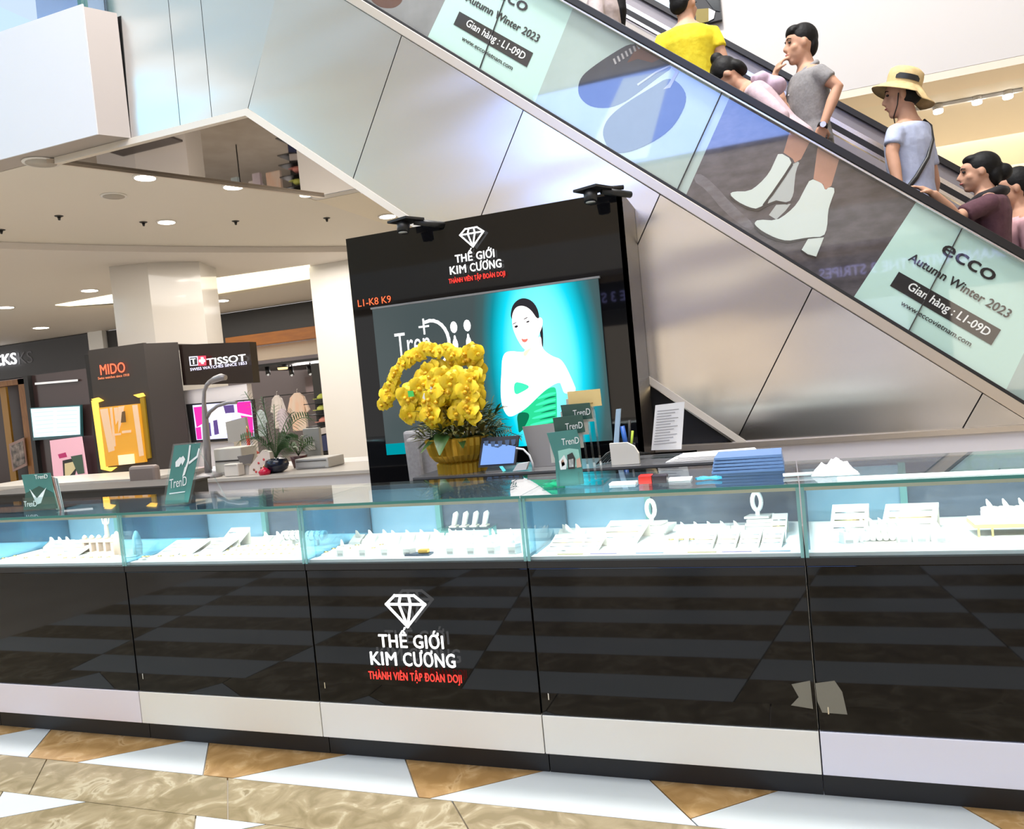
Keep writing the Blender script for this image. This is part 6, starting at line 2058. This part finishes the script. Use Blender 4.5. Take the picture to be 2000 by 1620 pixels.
def dress_rider(R, arms, shirt, trousers, hair, sleeve=0.55, hem=0.86, extra=None, collar=True, shoe=None, bare_neck=1.40):
    """arms: {side: (elbow, wrist, finger dir, back-of-hand dir, curl)} in world coordinates or None for hanging"""
    body = R.xf(rings(TORSO))
    hb = R.xf(head_shape(), True)
    body.add(hb.v, hb.f)
    legs = MB()
    for sg in (-1, 1):
        hip, kn, an = R.w((sg*.088, 0, .90), False), R.w((sg*.10, .02, .48), False), R.w((sg*.10, -.02, .07), False)
        toe = R.w((sg*.11, .15, .035), False)
        body.tube([hip, hip.lerp(kn, .5), kn, kn.lerp(an, .4), an], [.085, .075, .055, .052, .038], 12)
        body.tube([R.w((sg*.10, -.05, .045), False), R.w((sg*.10, .06, .05), False), toe], [.036, .04, .03], 10)
    arm_j = {}
    for sg in (-1, 1):
        sh_ = R.w((sg*.172, -.008, 1.345))
        if arms.get(sg):
            el, wr, fd, nd, cu = arms[sg]
        else:
            el, wr = R.w((sg*.235, -.02, 1.09)), R.w((sg*.24, .06, .85))
            fd, nd, cu = (wr-el), R.rot @ Vector((sg, 0.2, 0)), 0.5
        el, wr = Vector(el), Vector(wr)
        arm_j[sg] = (sh_, el, wr)
        body.tube([R.w((sg*.11, -.005, 1.37)), sh_, sh_.lerp(el, .5), el, el.lerp(wr, .35), wr], [.055, .056, .047, .041, .040, .026], 12)
        hand(body, wr+(wr-el).normalized()*-0.008, fd, nd, 1 if sg > 0 else -1, cu)
    res = remeshed(body, 0.0085, 3)
    res.build('body', R.skin, R.root)
    # shirt
    sb = R.xf(rings([r for r in [(hem, 0, .150, .108)]+[(z, y, rx, ry) for z, y, rx, ry in TORSO if hem+0.02 < z < bare_neck]+[(bare_neck, -.008, .115, .082)]], 0.020))
    for sg in (-1, 1):
        sh_, el, wr = arm_j[sg]
        e = sh_.lerp(el, min(1.0, sleeve*1.0))
        pts, rr = [R.w((sg*.095, -.005, 1.365)), sh_, sh_.lerp(el, sleeve*0.55) if sleeve <= 1 else sh_.lerp(el, .6), e], [.058, .062, .062, .062]
        if sleeve > 1:
            pts, rr = pts+[el.lerp(wr, sleeve-1)], rr[:3]+[.056, .042]
        sb.tube(pts, rr, 12)
    shirt_o = remeshed(sb, 0.012, 3).build('shirt', shirt, R.root)
    # trousers
    tb = R.xf(rings([(0.83, 0, .13, .10), (0.90, 0, .162, .112), (0.98, 0, .158, .108), (1.0, 0, .15, .105)], 0.012))
    for sg in (-1, 1):
        hip, kn, an = R.w((sg*.088, 0, .90), False), R.w((sg*.10, .02, .48), False), R.w((sg*.10, -.02, .10), False)
        tb.tube([hip, hip.lerp(kn, .5), kn] + ([an] if trousers[1] else []), ([.10, .092, .075] + ([.06] if trousers[1] else [])), 12)
    remeshed(tb, 0.014, 3).build('trousers', trousers[0], R.root)
    # shoes
    for sg in (-1, 1):
        fb_ = MB()
        fb_.tube([R.w((sg*.10, -.06, .05), False), R.w((sg*.10, .05, .052), False), R.w((sg*.11, .17, .038), False)], [.045, .05, .037], 10)
        fb_.build('shoe', shoe or black_matte, R.root)
    # face
    for sg in (-1, 1):
        MB().ell(R.hw((sg*.031, .0795, .010)), (.011, .011, .008), 8, 6).build('eye', m_eye, R.root)
        b = MB()
        b.tube([R.hw((sg*.014, .092, .031)), R.hw((sg*.034, .090, .034)), R.hw((sg*.052, .075, .026))], [.003, .0035, .0025], 6)
        b.build('eyebrow', m_hair, R.root)
    b = MB()
    b.tube([R.hw((-.022, .087, -.058)), R.hw((0, .096, -.056)), R.hw((.022, .087, -.058))], [.003, .007, .003], 8)
    b.build('lips', m_lip2, R.root)
    # hair
    hm = MB()
    for kind, args in hair:
        if kind == 'ell':
            hm.ell(args[0], args[1], 18, 12)
        else:
            hm.tube(args[0], args[1], 10)
    remeshed(R.xf(hm, True), 0.008, 3).build('hair', m_hair, R.root)
    return arm_j


CAP_SHORT = [('ell', ((0, -.022, .042), (.083, .098, .090))), ('ell', ((0, .035, .088), (.062, .055, .032))), ('ell', ((0, -.07, -.005), (.07, .045, .07)))]
CAP_LONG = [('ell', ((0, -.024, .035), (.085, .098, .095))), ('ell', ((0, .03, .085), (.06, .05, .034))), ('ell', ((0, -.075, -.03), (.072, .045, .075)))]


def cloth(name, col, c2=None, sc=25):
    return mat(name, col, 0.85, noise=(c2, sc, 3, (1, 1, 1)) if c2 else None, bump=(9, 0.9))


m_jean = cloth('dark_trousers', (0.03, 0.03, 0.04))
m_short = cloth('cream_shorts', (0.62, 0.48, 0.32))
Vd = Vector

# yellow shirt, back to the viewer
p = at(1338, 20, 5.98)
R = Rider('rider in a yellow shirt with back turned, short black hair', p.x, 5.98, 12, 4.31, 1.08, turn=-38)
dress_rider(R, {}, cloth('yellow_shirt', (0.80, 0.62, 0.015), (0.86, 0.70, 0.03)), (m_jean, True), CAP_SHORT, 0.42)

# rider in pink hoodie bending over
p = at(1553, 240, 5.74)
R = Rider('rider in a pale pink hoodie bending forward, hair in a bun', p.x, 5.74, 88, 3.80, 1.05, lean=36, nod=22)
wr = at(1480, 300, 5.62)
dress_rider(R, {}, cloth('pink_hoodie', (0.58, 0.43, 0.47), (0.64, 0.49, 0.53)), (m_jean, True),
            CAP_LONG+[('ell', ((0, -.075, .115), (.042, .042, .045))), ('ell', ((0, -.05, .085), (.05, .05, .04)))], 1.6, 0.86)
hd = MB()
hd.tube([R.w((.11, -.06, 1.41)), R.w((.07, -.11, 1.39)), R.w((0, -.13, 1.37)), R.w((-.07, -.11, 1.39)), R.w((-.11, -.06, 1.41))], [.035, .05, .055, .05, .035], 10)
hd.ell(R.w((0, -.13, 1.32)), (.10, .10, .07), 14, 10)
remeshed(hd, 0.012, 3).build('hood', cloth('pink_hood', (0.52, 0.38, 0.48), (0.58, 0.44, 0.54)), R.root)

# man in grey shirt, hand to nose
p = at(1575, 150, 6.16)
R = Rider('man in a grey short sleeved shirt touching his nose, hand on hip', p.x, 6.16, 112, at(1568, 47, 6.16).z, 1.08, turn=-6, nod=-2)
nose = R.hw((0.004, .112, -.036))
wr = nose+Vd((-0.075, -0.0, -0.135))
el = at(1532, 222, 6.10)
elL, wrL = at(1636, 170, 5.98), at(1607, 246, 5.93)
arms = {1: (el, wr, (nose-wr), (-0.8, -0.3, 0.2), 0.55), -1: (elL, wrL, Vd((-0.35, 0.15, -0.9)), (0.3, -0.95, 0.1), 0.5)}
gsh = cloth('grey_shirt', (0.235, 0.225, 0.225), (0.28, 0.27, 0.27), 60)
aj = dress_rider(R, arms, gsh, (m_short, False), CAP_SHORT+[('ell', ((0, .062, .075), (.06, .03, .03)))], 0.55, 0.93)
cl = MB()
cl.tube([R.w((.02, .085, 1.345)), R.w((.075, .04, 1.40)), R.w((.07, -.045, 1.44)), R.w((0, -.075, 1.45)), R.w((-.07, -.045, 1.44)), R.w((-.075, .04, 1.40)), R.w((-.02, .085, 1.345))], [.016, .02, .022, .022, .022, .02, .016], 8)
cl.build('collar', gsh, R.root)
for k in range(4):
    MB().ell(R.w((0.0, .131-.012*(k > 2), 1.28-.085*k)), (.008, .008, .008), 8, 6).build('button', mat('button_pale', (0.6, 0.6, 0.6), 0.3), R.root)
d = (wrL-elL).normalized()
wt = MB()
wt.tube([wrL-d*0.012, wrL+d*0.012], 0.036, 14)
wt.build('watch_strap', black_matte, R.root)
MB().tube([wrL+Vd((0, -0.030, 0)), wrL+Vd((0, -0.042, 0))], 0.02, 14).build('watch_case', chrome, R.root)
bt_ = R.xf(rings([(0.945, 0, .165, .118), (0.965, 0, .165, .118)], 0.012))
bt_.build('belt', black_matte, R.root)

# man with sun hat
p = at(1772, 230, 5.98)
R = Rider('rider in a pale blue shirt and tan sun hat with a cross-body strap', p.x, 5.98, 54, at(1765, 140, 5.98).z, 1.08, turn=30)
m_hat = cloth('tan_hat', (0.60, 0.43, 0.20), (0.66, 0.49, 0.25), 40)
elL, wrL = at(1742, 300, 5.80), at(1757, 372, 5.74)
dress_rider(R, {-1: (elL, wrL, Vd((-0.5, 0, -0.9)), (0.2, -1, 0), 0.5)}, cloth('pale_blue_shirt', (0.44, 0.49, 0.66), (0.50, 0.55, 0.72)), (m_jean, True), [('ell', ((0, -.03, .0), (.08, .09, .07)))], 0.62, 0.82)


def tiltp(x, y, z):
    a_ = math.radians(20)
    return R.hw((x, y*math.cos(a_)-z*math.sin(a_)-.012, y*math.sin(a_)+z*math.cos(a_)+.045))


vs, n = [], 28
prof = [(.098, .01), (.135, -.002), (.178, -.026), (.180, -.032), (.135, -.009), (.095, .002)]
for (rr, zz) in prof:
    for k in range(n):
        t = 2*math.pi*k/n
        dr = 1.12 if math.sin(t) < -0.3 else 1.0
        vs.append(tiltp(rr*math.cos(t)*0.93, rr*math.sin(t)*dr, zz-0.018*abs(math.cos(t))*(rr > .12)-(0.03 if math.sin(t) < -0.5 and rr > .13 else 0)))
fs = [(i*n+k, i*n+(k+1) % n, ((i+1) % 6)*n+(k+1) % n, ((i+1) % 6)*n+k) for i in range(6) for k in range(n)]
MB().add(vs, fs, True).build('hat_brim', m_hat, R.root)
vs = []
prof = [(.098, .0), (.100, .05), (.096, .082), (.075, .098), (.03, .094), (.002, .092)]
for (rr, zz) in prof:
    for k in range(n):
        t = 2*math.pi*k/n
        vs.append(tiltp(rr*math.cos(t)*0.92, rr*math.sin(t)*1.05, zz))
fs = [(i*n+k, i*n+(k+1) % n, (i+1)*n+(k+1) % n, (i+1)*n+k) for i in range(5) for k in range(n)]
MB().add(vs, fs, True).build('hat_crown', m_hat, R.root)
vs = []
for zz in (.022, .052):
    for k in range(9):
        t = math.radians(150+k*10)
        vs.append(tiltp(.102*math.cos(t)*0.93, .102*math.sin(t)*1.06, zz-(.012 if k in (0, 8) and zz > .03 else 0)))
fs = [(k, k+1, 9+k+1, 9+k) for k in range(8)]
MB().add(vs, fs, True).build('hat_vent', black_matte, R.root)
for sg in (-1,):
    MB().tube([R.hw((sg*.082, .02, .0)), R.hw((sg*.078, .03, -.06)), R.hw((sg*.04, .055, -.115)), R.hw((0, .05, -.14))], .004, 6).build('chin_strap', black_matte, R.root)
sp_ = [R.w((.085, -.06, 1.425)), R.w((.07, -.105, 1.38)), R.w((.03, -.130, 1.29)), R.w((-.04, -.128, 1.19)), R.w((-.115, -.088, 1.09)), R.w((-.16, -.02, 1.01)), R.w((-.17, .04, .98))]
MB().tube(sp_, [.010, .011, .012, .014, .017, .018, .018], 8).build('bag_strap', black_matte, R.root)
MB().ell(R.w((-.13, .13, .96)), (.07, .07, .08), 12, 8).build('sling_bag', black_matte, R.root)

# woman in maroon, hand on the rail
p = at(1925, 400, 5.84)
R = Rider('rider in a maroon top holding the handrail, dark hair tied back', p.x, 5.84, 82, at(1918, 297, 5.84).z, 1.1, turn=6)
hp = sx(0, T_G1+0.062, YE+0.02)
wx = at(1822, 388, 5.43)
K = (T_G1+0.062)/cs
wr = Vd((wx.x, 5.42, K-0.83*wx.x+0.05))
el = at(1868, 425, 5.55)
fdir = Vd((-1, 0.0, 0.72))
m_mar = cloth('maroon_top', (0.085, 0.032, 0.045), (0.11, 0.045, 0.06))
dress_rider(R, {-1: (el, wr, fdir, (0.55, -0.15, 0.8), 0.35)}, m_mar, (m_jean, True),
            CAP_LONG+[('ell', ((0, -.125, -.02), (.05, .05, .055)))], 0.8, 0.84)
cl = MB()
cl.tube([R.w((.10, .03, 1.40)), R.w((.08, -.07, 1.43)), R.w((0, -.10, 1.435)), R.w((-.08, -.07, 1.43)), R.w((-.10, .03, 1.40)), R.w((0, .09, 1.37)), R.w((.10, .03, 1.40))], .032, 10)
cl.build('scarf_collar', cloth('black_collar', (0.015, 0.012, 0.014)), R.root)

# pink rider at the right picture edge
p = at(1990, 380, 6.2)
R = Rider('rider in a pink top with long dark hair behind the maroon one', p.x, 6.2, 85, at(1975, 328, 6.2).z, 1.05)
dress_rider(R, {}, cloth('rose_top', (0.72, 0.40, 0.42), (0.78, 0.46, 0.48)), (m_jean, True), CAP_LONG+[('tube', ([(0, -.09, .0), (0, -.12, -.10), (.01, -.125, -.22)], [.06, .05, .02]))], 0.9)

# highest rider, only the back shows
p = at(1180, 20, 5.95)
R = Rider('highest rider in a grey pink blouse with long black hair', p.x, 5.95, 80, step_z(p.x)+1.9, 1.08)
dress_rider(R, {}, cloth('greige_blouse', (0.46, 0.38, 0.38), (0.54, 0.46, 0.45)), (m_jean, True), CAP_LONG+[('tube', ([(0, -.09, .0), (0, -.13, -.12), (0, -.145, -.28), (0.01, -.15, -.40)], [.06, .055, .045, .012]))], 1.5)
# ================================================================== the mall opposite, seen in reflections
YO = -7.6
struct(MB().box(-13, 9, YO-0.3, YO, 3.6, 10.6).build('wall_opposite', mat('opposite_wall', (0.72, 0.56, 0.36), 0.6)))
struct(MB().box(-13, 9, YO-0.3, YO+0.9, 3.75, 4.5).build('trim_3', mat('opposite_slab', (0.80, 0.74, 0.66), 0.6)))
sg = thing('shopfront', 'dark sports shopfront across the mall, seen only in reflections', 'shopfront', (-1, YO, 0))
MB().box(-9, 9, YO-0.2, YO-0.05, 0, 2.95).build('glass_wall', mat('shop_glass_dark', (0.03, 0.03, 0.035), 0.1), sg)
MB().box(-9, 9, YO-0.15, YO+0.0, 2.96, 3.59).build('fascia', black_matte, sg)
for xs in (-4.6, 0.9):
    text_mesh('THE BRAND WITH THE 3 STRIPES', 4.2, 0.22, (xs+4.2, YO+0.012, 3.15), (-1, 0, 0), Z1, 0.01, 0.01).build('sign_letters', emis('indigo_letters', (0.45, 0.45, 1.0), 2.0), sg)
for k in range(7):
    MB().box(-8.6+k*2.4, -7.0+k*2.4, YO-0.045, YO-0.02, 0.4, 2.6).build('display_window', mat('shop_window_%d' % (k % 3), [(0.25, 0.2, 0.15), (0.12, 0.12, 0.14), (0.3, 0.27, 0.22)][k % 3], 0.4, emit=[(0.9, 0.7, 0.5), (0.5, 0.55, 0.7), (1, 0.85, 0.7)][k % 3], es=0.9), sg)
vs_ = thing('video_wall', 'large blue white video wall across the atrium, seen in the poster glass', 'screen', (-2.1, YO+0.1, 6.4))
MB().box(-5.2, 0.9, YO+0.02, YO+0.12, 6.4, 8.4).build('display', emis('video_blue', (0.24, 0.40, 1.0), 4.5), vs_)
MB().prism([(-4.2, YO+0.125, 6.45), (-2.6, YO+0.125, 6.45), (-1.9, YO+0.125, 8.3), (-3.0, YO+0.125, 8.35)], (0, 0.004, 0)).build('picture_shape', emis('video_pale', (0.55, 0.72, 1.0), 4.5), vs_)
MB().box(-5.3, 1.0, YO+0.0, YO+0.019, 6.3, 8.5).build('frame', black_matte, vs_)
# unseen bluish glowing panel, added for cool reflections in the steel
gl_ = struct(MB().box(-13.4, -13.2, -7.6, 5.0, 4.6, 9.4).build('reflection_glow_panel', emis('cool_reflection_glow', (0.42, 0.76, 1.0), 1.5)))
for k in range(5):
    MB().box(-13.19, -13.1, -7.6+k*3.1, -7.5+k*3.1, 4.6, 9.4).build('glow_panel_bar', white_paint, gl_)  # bars across the added glow panel
struct(MB().box(-13.4, -13.2, -7.6, 5.0, 0, 4.6).build('wall_left', mat('left_wall_warm', (0.60, 0.50, 0.38), 0.6)))
struct(MB().box(9.0, 9.2, -7.6, 8.06, 0, 10.6).build('wall_right', mat('right_wall_warm', (0.72, 0.62, 0.48), 0.6)))
